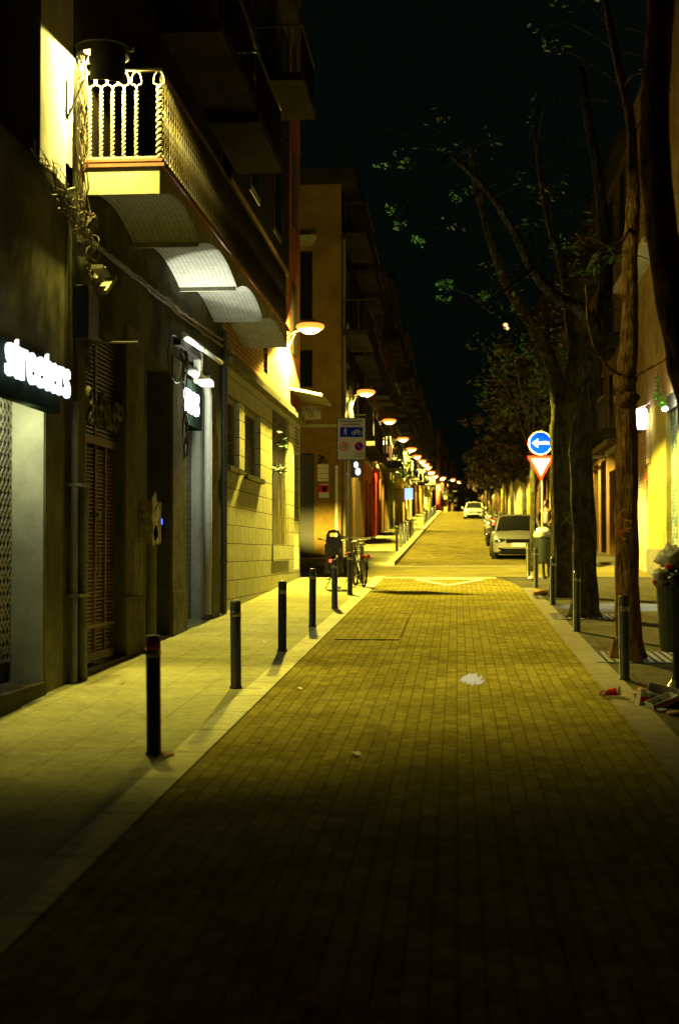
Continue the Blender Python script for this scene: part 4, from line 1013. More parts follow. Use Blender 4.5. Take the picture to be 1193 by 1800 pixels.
# ------------------------------------------------------------------ bollards
def bollard_proto(h=.85):
    t_ = thing('bollard', 'x', 'bollard', (0,0,0))
    MB().lathe([(.062,0),(.062,.02),(.052,.03),(.052,h-.02),(.045,h-.004),(.0,h)], (0,0,0), 18).build('post', M['bollard'], t_, smooth=True, local=True)
    MB().lathe([(.0525,h-.155),(.0545,h-.15),(.0545,h-.115),(.0525,h-.11)], (0,0,0), 18).build('band', M['band'], t_, smooth=True, local=True)
    return t_
pr = bollard_proto(); first = True
def place_bollard(x, y, label, group, dz=0.0):
    global first
    o = pr if first else copy_tree(pr)
    first = False
    o.location = (x, y, gz(y)+dz); ORG[o.name] = Vector(o.location); o['label'] = label; o['group'] = group
    o.rotation_euler = (R(random.uniform(-.6,.6)), R(random.uniform(-.6,.6)), 0)
    return o
left_b = [(271,1330),(415,1213),(496,1147),(549,1104),(588,1072),(615,1048),(636,1028)]
LBL = ['nearest dark bollard on the left kerb, pink sticker round its top', 'second dark bollard from the front on the left kerb', 'third bollard from the front on the left kerb', 'fourth bollard on the left kerb, just before the parked bicycle', 'bollard right in front of the child seat bicycle', 'bollard between the two parked bicycles', 'bollard on the far right of the parked bicycles']
for i, (px, py) in enumerate(left_b):
    g = onG(px, py-2); o = place_bollard(g.x, g.y, LBL[i], 'bollards along the left kerb')
    if i == 0: B0 = o
    if False:
        MB().lathe([(.0530,.735),(.0535,.735),(.0535,.83),(.0530,.83)], (0,0,0), 18).build('sticker', M['sticker'], o, smooth=True, local=True)
right_b = [(1097,1198),(1013,1113),(971,1066),(941,1035),(928,1018)]
LBR = ['nearest bollard on the right, in front of the slender trunk', 'second bollard on the right, in front of the middle trunk', 'third bollard on the right, against the thick graffitied trunk', 'fourth bollard on the right, left of the far litter bin', 'farthest bollard before the crossing, in front of the silver car']
for i, (px, py) in enumerate(right_b):
    g = onG(px, py-2); place_bollard(g.x, g.y, LBR[i], 'bollards along the right kerb')
ys = [46.2, 49.7, 53.2, 56.8, 60.3, 63.9, 67.4] + [93+3.5*k for k in range(16)]
for i, y in enumerate(ys[1:]): place_bollard(-2.08, y, 'bollard beyond the side street on the left kerb, ' + ORD[i] + ' from its corner', 'bollards on the far left kerb', .11)

MB().lathe([(.0530,.735),(.0535,.735),(.0535,.83),(.0530,.83)], (0,0,0), 18).build('sticker', M['sticker'], B0, smooth=True, local=True)
# ------------------------------------------------------------------ traffic signs
def pole(b, x, y, h, r=.03): b.tube([(x, y, gz(y)-.05), (x, y, gz(y)+h)], r, 10)
ys_ = 30.6; pc = onY(617, 771, ys_); zt = onY(617, 735, ys_).z; zb = onY(617, 808, ys_).z; xl, xr = onY(593, 771, ys_).x, onY(642, 771, ys_).x
Z = thing('pedestrian_zone_sign', 'white pedestrian priority zone sign with blue panel on a pole', 'traffic sign', (pc.x-.04, ys_+.06, gz(ys_)))
b = MB(); pole(b, pc.x-.04, ys_+.06, zt-gz(ys_)-.05); b.build('pole', M['pipe'], Z)
MB().box(xl-.015, xr+.015, ys_, ys_+.025, zb-.015, zt+.015).build('backing', M['iron'], Z)
fr = MB().box(xl+.008, xr-.008, ys_-.006, ys_-.001, zb+.008, zt-.008).build('panel', M['signwhite'], Z)
yf = ys_-.010
W_, H_ = xr-xl, zt-zb
text('lettering', 'Zona de prioritat', .068, M['black'], (pc.x, yf, zt-.065), (1,0,0), (0,0,1), Z, .002, .0012)
text('lettering', 'per a vianants', .068, M['black'], (pc.x, yf, zt-.135), (1,0,0), (0,0,1), Z, .002, .0012)
MB().box(xl+.055, xr-.055, ys_-.010, ys_-.0062, zt-.41, zt-.195).build('blue_panel', M['navy'], Z)
def picto_ped(cx, cz, s, Y, m_, par):
    b = MB(); D2 = lambda pts: b.prism(pts, (cx, Y, cz), (s,0,0), (0,0,s), (0,1,0), .002)
    b.disc((cx+.02*s, Y, cz+.86*s), .1*s, 14, Matrix.Rotation(R(90),3,'X'))
    D2([(-.05,.2),(.12,.2),(.14,.7),(.05,.76),(-.08,.72)])
    D2([(-.05,.25),(.06,.2),(-.12,-.12),(-.2,-.45),(-.3,-.42),(-.2,-.05)]); D2([(.0,.22),(.12,.25),(.18,-.05),(.3,-.42),(.2,-.46),(.08,-.08)])
    D2([(-.08,.7),(-.02,.6),(-.18,.42),(-.3,.2),(-.36,.26),(-.24,.5)]); D2([(.12,.7),(.06,.6),(.22,.42),(.34,.32),(.38,.38),(.26,.52)])
    return b.build('pedestrian_symbol', m_, par)
picto_ped(xl+.17, zt-.315, .11, ys_-.0125, M['signwhite'], Z)
b = MB(); my = Matrix.Rotation(R(90),3,'X')
cz = zt-.325; x1, x2 = xr-.255, xr-.115
for x in (x1, x2): b.disc((x, ys_-.0125, cz), .042, 18, my, .033)
def bar(b, xa, za, xb, zb_, w_, Y):
    d = Vector((xb-xa, 0, zb_-za)).normalized(); n_ = Vector((-d.z, 0, d.x))*w_/2
    b.add([Vector((xa,Y,za))-n_, Vector((xb,Y,zb_))-n_, Vector((xb,Y,zb_))+n_, Vector((xa,Y,za))+n_], [(0,1,2,3)])
for xa, za, xb, zb_ in ((x1,cz,x1+.05,cz+.055),(x1+.05,cz+.055,x2-.03,cz+.06),(x1,cz,x1+.07,cz),(x1+.07,cz,x1+.05,cz+.07),(x1+.07,cz,x2-.03,cz+.06),(x2,cz,x2-.035,cz+.085),(x2-.045,cz+.085,x2-.015,cz+.085),(x1+.03,cz+.072,x1+.065,cz+.072)): bar(b, xa, za, xb, zb_, .011, ys_-.0126)
b.build('bicycle_symbol', M['signwhite'], Z)
c1, c2 = (xl+.145, zb+.285), (xr-.14, zb+.285)
b = MB(); b.disc((c1[0], ys_-.0095, c1[1]), .085, 24, my); b.build('white_disc', M['signwhite'], Z)
b = MB(); b.disc((c1[0], ys_-.0115, c1[1]), .10, 24, my, .074); b.build('red_ring', M['red'], Z)
text('lettering', '10', .10, M['black'], (c1[0], ys_-.013, c1[1]), (1,0,0), (0,0,1), Z, .002, .003)
b = MB(); b.disc((c2[0], ys_-.0095, c2[1]), .085, 24, my); b.build('blue_disc', M['navy'], Z)
b = MB(); b.disc((c2[0], ys_-.0115, c2[1]), .10, 24, my, .078); bar(b, c2[0]-.06, c2[1]+.06, c2[0]+.06, c2[1]-.06, .024, ys_-.012); b.build('red_ring', M['red'], Z)
b = MB()
for xa, za, xb, zb_ in ((xr-.24,zb+.15,xr-.03,zb+.15),(xr-.24,zb+.05,xr-.03,zb+.05),(xr-.24,zb+.05,xr-.24,zb+.15),(xr-.03,zb+.05,xr-.03,zb+.15)): bar(b, xa, za, xb, zb_, .006, ys_-.012)
b.build('inset_border', M['black'], Z)
text('lettering', 'ZONA', .05, M['black'], (xr-.135, yf, zb+.115), (1,0,0), (0,0,1), Z, .002)
text('lettering', 'vianants', .042, M['black'], (xr-.135, yf, zb+.075), (1,0,0), (0,0,1), Z, .002)

Ys = 35.6; pc = onY(949, 779, Ys); rr = .30
S = thing('arrow_sign', 'blue round left arrow sign on a pole above a red bordered triangle', 'traffic sign', (pc.x+.04, Ys+.05, gz(Ys)))
b = MB(); pole(b, pc.x+.045, Ys+.06, pc.z+rr-gz(Ys)+.03); b.build('pole', M['steel'], S)
b = MB(); b.lathe([(.0,.02),(rr,.02),(rr+.006,.0),(rr,-.02),(0,-.02)], (pc.x, Ys, pc.z), 32, m=my); ds = b.build('disc', M['red'], S)
MB().disc((pc.x, Ys-.0225, pc.z), rr, 32, my).build('white_rim', M['signwhite'], ds)
MB().disc((pc.x, Ys-.0245, pc.z), rr-.03, 32, my).build('blue_face', M['blue'], ds)
b = MB(); b.prism([(-.21,0),(-.06,.11),(-.06,.035),(.21,.035),(.21,-.035),(-.06,-.035),(-.06,-.11)], (pc.x, Ys-.030, pc.z), (1,0,0),(0,0,1),(0,1,0), .003); b.build('arrow', M['signwhite'], ds)
def rtri(w_, h_, cx, cz, cr=.03): return [(-w_/2+cr*.3, 0), (-w_/2, -cr*.9), (-cr*.45, -h_+cr*.4), (cr*.45, -h_+cr*.4), (w_/2, -cr*.9), (w_/2-cr*.3, 0)]
zt2 = pc.z - rr - .02; tw = .66; th = .62
b = MB(); b.prism(rtri(tw, th, 0, 0), (pc.x+.01, Ys-.012, zt2), (1,0,0),(0,0,1),(0,1,0), .02); tr = b.build('yield_plate', M['red'], S)
b = MB(); b.prism(rtri(tw-.20, th-.18, 0, 0, .02), (pc.x+.01, Ys-.0175, zt2-.06), (1,0,0),(0,0,1),(0,1,0), .004); b.build('white_face', M['signwhite'], tr)

# ------------------------------------------------------------------ trees on the right
random.seed(21)
def limb(b, pts, r0, r1, n=10, sub=4, wob=.04, bump=.12):
    pts = [Vector(p) for p in pts]; P = []; m = len(pts)-1
    for i in range(m):
        p0, p1, p2, p3 = pts[max(i-1,0)], pts[i], pts[i+1], pts[min(i+2,m)]
        for k in range(sub):
            u = k/sub; P.append(.5*((2*p1)+(-p0+p2)*u+(2*p0-5*p1+4*p2-p3)*u*u+(-p0+3*p1-3*p2+p3)*u**3))
    P.append(pts[-1]); N_ = len(P); s0 = random.random()*20
    P = [p + Vector((mnoise.noise(Vector((i*.3,s0,0))), mnoise.noise(Vector((i*.3,s0,7))), 0))*wob*(i > 0) for i, p in enumerate(P)]
    b.tube(P, [r0+(r1-r0)*(i/(N_-1))**.8 for i in range(N_)], n, bump=bump); return P
def twigs(b, lf, P, n, L, start=.3, nleaf=30, lsz=.055, r=.012, up=.2, cols=2, pl=1.0):
    for _ in range(n):
        i = random.randint(int(len(P)*start), len(P)-1); p = P[i]
        d = Vector((random.gauss(0,1), random.gauss(0,1), random.gauss(up,.6))).normalized()*L*random.uniform(.5,1.2)
        Q = [p, p+d*.35+Vector((0,0,.05)), p+d*.7+Vector((random.uniform(-.15,.15),0,.02)), p+d+Vector((0,random.uniform(-.15,.15),-.1*L))]
        b.tube(Q, [r, r*.7, r*.5, r*.3], 4, cap=False)
        if random.random() < pl:
            lf.leaves(Q[3], .22*L**.5, nleaf, lsz, cols=cols)
            if random.random() < .5: lf.leaves(Q[2], .16, nleaf//2, lsz, cols=cols)
def px_path(Y, *pp): return [onY(x, y, Y+dy) for x, y, dy in pp]
# tree 3: nearest slender trunk
def tree(label, x, y): return thing('street_tree', label, 'tree', (x, y, gz(y)), 'street trees on the right pavement')
T3 = tree('slender street tree, nearest trunk on the right, orange graffiti on its bark', *TREES[0]); Y = TREES[0][1]
b = MB(); lf = MB()
base = [(1102,1165,0),(1103,1120,0),(1100,960,0),(1101,820,0),(1099,700,0),(1103,620,0),(1105,560,.1),(1106,470,.2),(1112,360,.3)]
P = px_path(Y, *base); pts = P
limb(b, pts, .165, .085, 16, 8, .01, .15)
b.lathe([(.26,-.05),(.21,.06),(.17,.22)], (P[0].x, P[0].y, gz(Y)), 16)
b.blob(onY(1098, 668, Y-.05), .14, .14, .16, amp=.25); b.blob(onY(1101, 702, Y-.06), .15, .13, .10, amp=.25)
Q = limb(b, [P[-1], onY(1108,250,Y+.6), onY(1090,120,Y+1), onY(1060,0,Y+1.5)], .085, .04, 10); twigs(b, lf, Q, 10, 1.3, nleaf=8, pl=.4)
Q = limb(b, [onY(1106,400,Y+.2), onY(1085,430,Y-.3), onY(1040,432,Y-.6), onY(1015,415,Y-.8)], .02, .008, 6); twigs(b, lf, Q, 3, .4, nleaf=8)
Q = limb(b, px_path(Y, (1100,665,0),(1060,640,-.3),(1038,600,-.5),(1028,545,-.6),(1030,500,-.7)), .018, .009, 6)
lf.leaves(onY(1030, 486, Y-.7), .12, 18, .035, cols=2); lf.leaves(onY(1044, 478, Y-.7), .10, 22, .035, cols=2); lf.leaves(onY(1022, 478, Y-.7), .08, 14, .035, cols=2)
Q = limb(b, px_path(Y, (1102,668,0),(1125,655,-.2),(1150,642,-.4),(1170,630,-.5)), .022, .012, 6)
b.build('trunk', M['bark'], T3, smooth=True); lf.build('crown', [M['leaf'], M['leaf2']], T3)
# tree 2: middle
T2 = tree('street tree with the middle trunk, leaning right of the thick one', *TREES[1]); Y = TREES[1][1]; lf2 = MB()
b = MB(); lf = MB()
P = px_path(Y, (1026,1092,0),(1028,1060,0),(1026,930,0),(1020,800,0),(1024,720,0),(1040,640,.1),(1052,590,.2))
limb(b, P, .205, .17, 16, 8, .01, .15); b.lathe([(.34,-.05),(.25,.08),(.2,.25)], (P[0].x, P[0].y, gz(Y)), 16)
Q = limb(b, [P[-1]-Vector((0,0,.1)), onY(1022,545,Y), onY(975,520,Y-.3), onY(935,470,Y-.5), onY(900,400,Y-.8), onY(850,330,Y-1.2), onY(790,270,Y-1.5)], .13, .04, 12); twigs(b, lf, Q, 26, 1.3, nleaf=10, pl=.45, r=.009)
Q = limb(b, [P[-1]-Vector((0,0,.1)), onY(1062,500,Y+.3), onY(1058,380,Y+.5), onY(1040,250,Y+.6), onY(1020,120,Y+1)], .15, .06, 12); twigs(b, lf, Q, 20, 1.5, nleaf=10, pl=.4, r=.009)
Q = limb(b, px_path(Y, (940,470,-.5),(900,500,-1.2),(850,535,-1.6),(830,520,-1.8)), .03, .012, 6)
for (px, py, n_) in ((783,505,70),(776,522,30),(852,519,50),(700,398,30),(735,425,36),(690,365,20),(805,345,26),(820,340,20),(672,290,16),(706,290,18),(740,420,20)):
    for k in range(3): lf2.leaves(onY(px+random.uniform(-10,10), py+random.uniform(-5,5), Y-1.7), .09, n_//3, .034, cols=2)
for P_ in (((850,535,-1.6),(805,510,-1.7),(780,515,-1.7)), ((850,330,-1.2),(790,380,-1.6),(730,425,-1.7)), ((790,270,-1.5),(730,330,-1.7),(690,398,-1.7)), ((850,535,-1.6),(880,505,-1.7),(930,470,-1.4))):
    limb(b, px_path(Y, *P_), .014, .006, 5)
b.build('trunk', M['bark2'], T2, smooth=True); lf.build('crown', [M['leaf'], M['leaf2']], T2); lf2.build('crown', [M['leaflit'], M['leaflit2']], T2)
# tree 1: thick forked trunk
T1 = tree('thick forked street tree with a green ribbon scrawl on its bark', *TREES[2]); Y = TREES[2][1]
b = MB(); lf = MB()
P = px_path(Y, (988,1056,0),(988,1020,0),(987,900,0),(986,760,0),(988,700,0))
limb(b, P, .235, .205, 18, 8, .01, .15); b.lathe([(.33,-.05),(.27,.08),(.235,.25)], (P[0].x, P[0].y, gz(Y)), 16)
Q = limb(b, px_path(Y, (984,720,0),(968,640,0),(940,580,-.3),(905,530,-.6),(870,450,-1),(845,360,-1.2),(825,250,-1.5)), .17, .05, 12); twigs(b, lf, Q, 20, 1.5, nleaf=10, pl=.3, r=.009)
Q = limb(b, px_path(Y, (995,720,0),(1006,640,0),(1000,560,.2),(990,480,.3),(960,380,.5),(940,220,.6)), .14, .05, 12); twigs(b, lf, Q, 20, 1.5, nleaf=10, pl=.3, r=.009)
b.build('trunk', M['bark2'], T1, smooth=True); lf.build('crown', [M['leaf'], M['leafd2']], T1)
# tree 4: trunk outside the frame, limbs leaning in
y4 = 11.2; T4 = tree('large tree leaning in from the right edge of the view', 2.35, y4)
b = MB(); lf = MB()
P = [Vector((2.35, y4, gz(y4)-.05)), Vector((2.3, y4, 1.4)), onY(1252, 900, y4), onY(1232, 780, y4), onY(1212, 680, y4), onY(1190, 580, y4), onY(1166, 430, y4), onY(1152, 300, y4), onY(1150, 150, y4), onY(1160, 0, y4), onY(1140, -200, y4)]
limb(b, P, .17, .10, 14, 6, .01, .2); Q = limb(b, [P[-1], onY(1000,-300,y4+1), onY(850,-350,y4+2)], .09, .04); twigs(b, lf, Q, 16, 1.2)
b.build('trunk', M['bark'], T4, smooth=True); lf.build('crown', [M['leaf'], M['leafd2']], T4)
# farther trees
def fartree(label, x, y, h, cr, nl, mats, r=.13, lsz=.12, lean=0.0):
    t_ = tree(label, x, y); b = MB(); lf = MB(); g0 = gz(y)
    top = Vector((x+lean, y, g0+h*.45))
    P = limb(b, [(x,y,g0-.05),(x+lean*.3,y,g0+h*.2),top], r, r*.75, 10, 6, .02)
    for k in range(7):
        a = 2*math.pi*k/7+random.random(); e = top + Vector((math.cos(a)*cr*.7, math.sin(a)*cr*.7, h*random.uniform(.15,.45)))
        Q = limb(b, [top-Vector((0,0,.1)), top+(e-top)*.5+Vector((0,0,.2)), e], r*.45, r*.12, 6, 4)
        for q in range(nl//7//22):
            c0 = Q[random.randint(len(Q)//3, len(Q)-1)] + Vector((random.gauss(0,.35), random.gauss(0,.35), random.gauss(0,.35)))*cr*.5
            lf.leaves(c0, random.uniform(.2,.45), 22, lsz, cols=len(mats))
    b.build('trunk', M['bark2'], t_, smooth=True); lf.build('crown', mats, t_)
green, russet = [M['leaf'], M['leafd2']], [M['leafd'], M['leafd2'], M['leafd']]
fartree('thin dark street tree standing just before the silver car', onY(936, 900, 38.5).x, 38.5, 7.0, 1.8, 1800, green, .10, .08)
FT = [(3.5, 58, 8.5, 2.8), (3.4, 72, 7.6, 2.8), (3.4, 88, 7.2, 2.8), (3.4, 104, 7, 2.8), (3.3, 120, 7, 2.8), (3.3, 140, 6.5, 2.5), (3.4, 162, 6.5, 2.6), (4.0, 185, 6.5, 2.6), (2.8, 215, 7, 2.8)]
for i, (x, y, h_, cr) in enumerate(FT): fartree('russet street tree on the right, ' + ORD[i] + ' beyond the silver car', x, y, h_, cr, 3800, russet, .14, .15)
# graffiti on trunks
b = MB(); Y = TREES[0][1]-.19
for k, (px, py, s_, c) in enumerate(((1098,905,.05,0),(1092,918,.035,1),(1103,922,.04,0),(1099,940,.045,0),(1089,935,.03,1))):
    b.cm = c; p = onY(px, py, Y-.02); b.lathe([(s_,0),(s_+.014,.0),(s_+.014,.012),(s_,.012)], p+Vector((0,.02,0)), 14, random.uniform(0,90), random.uniform(230,350), m=my)
tag(b.build('graffiti', [mat('orange_spray', (.60,.28,.06), .7), mat('red_spray', (.5,.06,.04), .7)]), 'orange and red spray rings on the slender nearest trunk', 'graffiti')
b = MB(); Y = TREES[2][1]-.245
c0 = onY(995, 905, Y); b.lathe([(.05,0),(.062,0),(.062,.008),(.05,.008)], c0, 16, m=my); b.tube([c0+Vector((.03,0,-.05)), c0+Vector((-.1,0,-.2))], .008, 5); b.tube([c0+Vector((-.03,0,-.05)), c0+Vector((.1,0,-.2))], .008, 5)
tag(b.build('graffiti', mat('green_spray', (.14,.24,.05), .7)), 'green ribbon shaped scrawl on the thick forked trunk', 'graffiti')

# ------------------------------------------------------------------ litter bins and rubbish
random.seed(31)
def bin_(label, x, y, s=1.0):
    t_ = thing('litter_bin', label, 'litter bin', (x, y, gz(y)), 'pole mounted litter bins'); g0 = gz(y)
    b = MB(); b.tube([(x-.02,y+.0,g0+.05),(x-.02,y,g0+.45)], .035, 10); b.lathe([(.11,0),(.10,.03),(.05,.10),(.04,.14)], (x-.02,y,g0), 14); b.tube([(x+.10,y,g0+.05),(x+.10,y,g0+.45)], .03, 10); b.build('post', M['iron'], t_)
    b = MB(); zz0, zz1 = g0+.37, g0+.97
    b.lathe([(.0,zz0),(.15,zz0+.0),(.17,zz0+.03),(.205,zz1),(.215,zz1+.015),(.20,zz1+.02),(.18,zz1-.05),(.0,zz1-.06)], (x,y,0), 22); b.build('basket', M['bin'], t_, smooth=False)
    return t_
g = onG(1186, 1214); bx_, by_ = g.x+.03, g.y
bin_('dark green litter bin overflowing with rubbish at the right edge', bx_, by_)
zt = gz(by_)+.97
rb = [('white_bag', 'bag', 'crumpled white plastic bag topping the overflowing near bin', (-.06,-.02,.29), (.12,.11,.11), 'bag'),
      ('white_bag', 'bag', 'pale torn plastic bag spilling over the left rim of the near bin', (-.16,-.08,.10), (.09,.08,.09), 'bag'),
      ('paper_cup', 'cup', 'brown paper cup wedged on top of the near bin', (.05,-.08,.21), (.075,.075,.09), 'brownfruit'),
      ('dark_bag', 'bag', 'black refuse bag in the mouth of the near bin', (-.02,-.10,.08), (.12,.10,.08), 'bagblack'),
      ('dark_bag', 'bag', 'dark bag behind the cup on the right of the near bin', (.13,.03,.13), (.12,.11,.12), 'bagblack'),
      ('red_wrapper', 'wrapper', 'small red wrapper hanging at the left rim of the near bin', (-.215,-.09,.06), (.028,.02,.03), 'red'),
      ('red_wrapper', 'wrapper', 'red scrap under the white bag on the near bin', (-.10,-.12,.20), (.035,.02,.022), 'red')]
for nm, cat, lb, c, r_, m_ in rb:
    b = MB(); b.blob(Vector((bx_, by_, zt))+Vector(c), *r_, n=16, m=12, amp=.3, seed=hash(lb) % 17 if False else len(lb), freq=2.6); tag(b.build(nm, M[m_], smooth=True, loc=(bx_+c[0], by_+c[1], zt+c[2])), lb, cat)
b = MB(); b.obox((bx_+.03, by_-.17, zt+.045), .10, .03, .06, Matrix.Rotation(.2,3,'Y')); b.cm = 1; b.obox((bx_+.03, by_-.187, zt+.045), .03, .004, .062, Matrix.Rotation(.2,3,'Y'))
tag(b.build('snack_box', [M['paper'], M['red']]), 'white box with a red stripe at the front rim of the near bin', 'box')
b = MB(); b.obox((bx_+.10, by_-.14, zt+.17), .16, .03, .035, Matrix.Rotation(.6,3,'Y')); tag(b.build('carton', M['card']), 'folded carton sticking out on the right of the near bin', 'carton')
b = MB(); b.tube([(bx_-.12, by_-.13, zt+.0), (bx_-.03, by_-.15, zt+.05)], .02, 8); tag(b.build('drinks_can', M['iron_light']), 'crushed gold drinks can on the front rim of the near bin', 'can')
def flatbox(name, label, c, sx, sy, sz, rot, mats):
    m3 = rot.to_matrix() if hasattr(rot, 'to_matrix') else rot
    t_ = thing(name, label, 'box', Vector(c)); b = MB(); th = .006
    for a in (-1, 1):
        b.obox(Vector(c)+m3@Vector((a*sx/2,0,0)), th, sy, sz, m3); b.obox(Vector(c)+m3@Vector((0,a*sy/2,0)), sx, th, sz, m3)
    b.obox(Vector(c)+m3@Vector((0,0,-sz/2)), sx, sy, th, m3); b.build('carton', mats[0], t_)
    b = MB(); b.obox(Vector(c)+m3@Vector((0,-sy/2-.005,0)), sx*.96, .002, sz*.35, m3); b.build('printed_band', mats[1], t_)
from mathutils import Euler
g = onG(1165, 1242)
flatbox('shoe_box', 'crushed dark box with white edges on the ground by the near bin', (g.x, g.y+.1, gz(g.y)+.09), .26, .16, .10, Euler((.5,.25,-.2)), (M['white'], M['black']))
flatbox('food_box', 'flattened white and red food box lying below the near bin', (g.x-.03, g.y-.12, gz(g.y)+.06), .24, .16, .05, Euler((.1,-.3,.3)), (M['paper'], M['red']))
flatbox('milk_carton', 'small white carton with red print left of the crushed box', (g.x-.17, g.y+.02, gz(g.y)+.07), .09, .08, .13, Euler((.2,.1,.3)), (M['paper'], M['red']))
flatbox('black_tray', 'black plastic tray in the rubbish below the near bin', (g.x+.06, g.y-.08, gz(g.y)+.035), .20, .18, .06, Euler((.0,.05,.1)), (M['black'], M['iron']))
random.seed(77)
for i, (lb, m_) in enumerate((('red paper scrap between the boxes below the near bin', 'red'), ('white napkin in front of the crushed box', 'paper'), ('torn cardboard strip leaning on the crushed box', 'card'), ('blue wrapper scrap beside the white carton', 'blue'), ('small white receipt on the pavement left of the near bin', 'paper'))):
    g = onG((1150, 1160, 1180, 1140, 1106)[i], (1246, 1252, 1238, 1240, 1236)[i]); b = MB(); a = random.uniform(0,3); s_ = (.05,.055,.09,.04,.035)[i]
    P = [[(g.x + s_*(u*math.cos(a)-v*.5*math.sin(a)), g.y + s_*(u*math.sin(a)+v*.5*math.cos(a)), g.z + .02 + s_*.5*abs(mnoise.noise(Vector((u*1.7+i, v*1.7, i))))) for u in (-1,-.5,0,.5,1)] for v in (-1,-.4,.2,.8)]
    b.grid(P); tag(b.build('litter_scrap', M[m_]), lb, 'litter')
b = MB(); g = onG(1128, 1228); b.blob((g.x, g.y, g.z+.045), .075, .08, .05, 12, 10, .35, 3.3, 3); tag(b.build('crumpled_paper', M['card'], smooth=True, loc=(g.x,g.y,g.z+.03)), 'crumpled brown paper bag left of the boxes by the near bin', 'paper bag')
b = MB(); g = onG(1186, 1258); b.blob((g.x, g.y, g.z+.02), .07, .07, .022, 12, 8, .35, 5.1, 3); tag(b.build('crumpled_paper', M['card'], smooth=True, loc=(g.x,g.y,g.z)), 'flattened brown leaf of paper at the right edge of the view', 'paper bag')
g = onG(1073, 1226); cu = thing('crushed_cup', 'crushed red and white paper cup on the right kerb', 'cup', (g.x, g.y, g.z))
m3 = Euler((R(80), .1, R(70))).to_matrix(); c0 = Vector((g.x+.015, g.y, g.z+.05))
b = MB(); b.lathe([(.028,-.06),(.040,.06),(.042,.065),(.038,.06),(.026,-.055),(0,-.055)], c0, 14, m=m3); b.build('cup_body', M['red'], cu)
b = MB(); b.lathe([(.0415,.050),(.0435,.066),(.038,.068),(.0,.06)], c0, 14, m=m3); b.build('rim', M['paper'], cu)
b = MB(); b.blob(c0+Vector((-.085,0,-.01)), .04,.03,.03, amp=.4, seed=4); b.build('napkin', mat('pinkish_tissue', (.6,.3,.24), .8, 15, .4), cu)
g = onG(956, 1018); bin_('dark litter bin heaped with a white bag before the silver car', g.x, g.y)
b = MB(); c = (g.x-.04, g.y-.05, gz(g.y)+1.09); b.blob(c, .20, .17, .14, 16, 12, .22, 2.2, 2.2); tag(b.build('white_bag', M['bag'], smooth=True, loc=c), 'bulging white bag heaped on the far litter bin', 'bag')
g = onG(933, 1020); b = MB(); b.blob((g.x, g.y, g.z+.045), .07, .06, .055, 12, 9, .3, 1.1); tag(b.build('white_bag', M['bag'], smooth=True, loc=(g.x,g.y,g.z+.04)), 'small white bag on the ground between two far right bollards', 'bag')
g = onG(952, 1047); b = MB(); b.blob((g.x, g.y, g.z+.05), .15, .13, .065, 14, 10, .3, 6.1); tag(b.build('leaf_heap', M['card'], smooth=True, loc=(g.x,g.y,g.z+.04)), 'low heap of brown debris at the foot of the thick trunk', 'debris')

